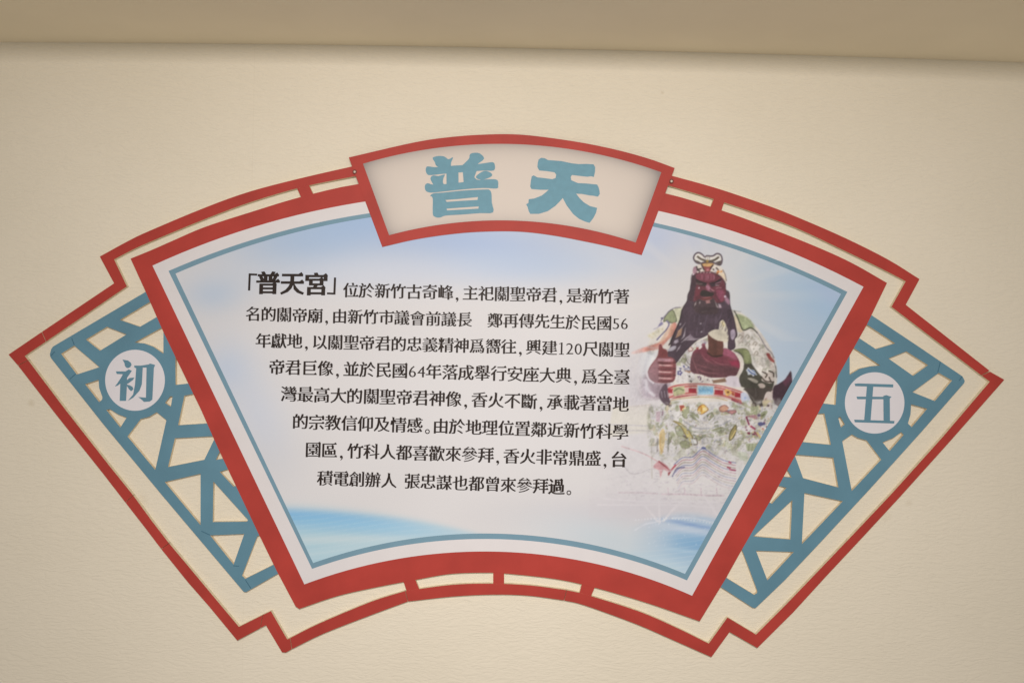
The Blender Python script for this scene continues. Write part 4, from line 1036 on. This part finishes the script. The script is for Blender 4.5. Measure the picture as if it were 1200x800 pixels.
cache = {}
def put(V, Fc, ch, cx, cy, em, ang, d, dx=.004, dy=.010, serif=True, off=(0, 0), slant=0.0, bbox_centre=False):
    k = (ch, dx, dy, serif)
    if k not in cache: cache[k] = glyph_geo(ch, dx * EM, dy * EM, serif)
    pts, faces, tri = cache[k]
    c0 = GC
    if bbox_centre or ch.isdigit():
        xs_ = [p[0] for p in pts]; ys_ = [p[1] for p in pts]
        c0 = np.array(((max(xs_) + min(xs_)) / 2, (max(ys_) + min(ys_)) / 2))
    ca, sa = math.cos(ang), math.sin(ang)
    def tr(p, dd):
        u = (p[0] - c0[0]) / EM * em + off[0]; v_ = -((p[1] - c0[1]) / EM * em) + off[1] - slant * (p[0] - c0[0]) / EM * em
        return tuple(P(cx + u * ca - v_ * sa, cy + u * sa + v_ * ca, dd) - BASE)
    b0 = len(V)
    V += [tr(p, d) for p in pts]; Fc += [tuple(b0 + i for i in f_)[::1] for f_ in faces]
    for i, t in enumerate(tri):
        b0 = len(V); V += [tr(np.array(p), d + .00004 * (1 + i % 3)) for p in t]; Fc.append((b0, b0 + 1, b0 + 2))

def put_poly(V, Fc, pts, cx, cy, em, ang, d):
    ca, sa = math.cos(ang), math.sin(ang); b0 = len(V)
    for u, v_ in pts: V.append(tuple(P(cx + (u * ca - v_ * sa) * em, cy + (u * sa + v_ * ca) * em, d) - BASE))
    Fc.append(tuple(range(b0, b0 + len(pts))))
COMMA = [(.088 * math.cos(t), -.088 * math.sin(t)) for t in np.linspace(math.pi * .15, math.pi * 1.35, 10)] + [(.025, .08), (-.05, .20), (-.03, .22), (.075, .12), (.1, .03)]

def finish(V, Fc, name, parent):
    me = bpy.data.meshes.new(name); me.from_pydata(V, [], Fc)
    me.materials.append(M['ink']); me.update()
    bm = bmesh.new(); bm.from_mesh(me)
    for f_ in bm.faces:
        if f_.normal.y > 0: f_.normal_flip()
    bm.to_mesh(me); bm.free()
    return link(name, me, parent)

DT = T + 0.0012
ADV = {',': .575, ' ': 1.0, '_': .45, '。': .60}
for text, (x0, y0), (x1, y1) in LINES:
    adv = [ADV.get(c, .535 if c.isdigit() else 1.0) for c in text]
    if text.endswith('。'): pass
    tot = sum(adv) - .07
    L_ = math.hypot(x1 - x0, y1 - y0); em = L_ / tot; ang = math.atan2(y1 - y0, x1 - x0)
    V = []; Fc = []; s = -.035
    for c, a in zip(text, adv):
        t = (s + a / 2) * em / L_
        cx, cy = x0 + (x1 - x0) * t, y0 + (y1 - y0) * t
        if c == ',': put_poly(V, Fc, COMMA, cx - .06 * em, cy + .36 * em, em, ang, DT)
        elif c == '。': put(V, Fc, c, cx - .02 * em, cy + .33 * em, em * .95, ang, DT, .006, -.006, False, bbox_centre=True)
        elif c not in ' _':
            big = c in '台過'
            jit = (rng.uniform(-.2, .2), rng.uniform(-.25, .25))
            if c == '1':        # upright with flag and foot, as in the sign's old-style figures
                for k, q in enumerate(([(-.045, -.38), (.06, -.38), (.06, .35), (-.045, .35)], [(-.15, .335), (.165, .335), (.165, .38), (-.15, .38)], [(-.16, -.30), (0, -.38), (0, -.33), (-.16, -.265)])):
                    put_poly(V, Fc, q, cx, cy, em, ang, DT + .00004 * k)
            elif c.isdigit(): put(V, Fc, c, cx, cy, em * 1.04, ang, DT, .006, .016, False, jit)
            else: put(V, Fc, c, cx, cy, em * (1.02 if not big else 1.06), ang, DT, .027 if not big else .034, .004 if not big else -.004, True, jit, 0.02)
        s += a
        if c in ' _': finish(V, Fc, 'text_line', board); V = []; Fc = []
    finish(V, Fc, 'text_line', board)
V = []; Fc = []
for ch, x, y in HEAD:
    if ch in '「」':
        put(V, Fc, ch, x, y, 31, .04, DT, .004, -.002, False, bbox_centre=True)
    else:
        put(V, Fc, ch, x, y, 28.5, .035, DT, .042, -.014, True, slant=0.03)
finish(V, Fc, 'text_heading', board)
for o in tmp.values():
    cu = o.data; bpy.data.objects.remove(o); bpy.data.curves.remove(cu)
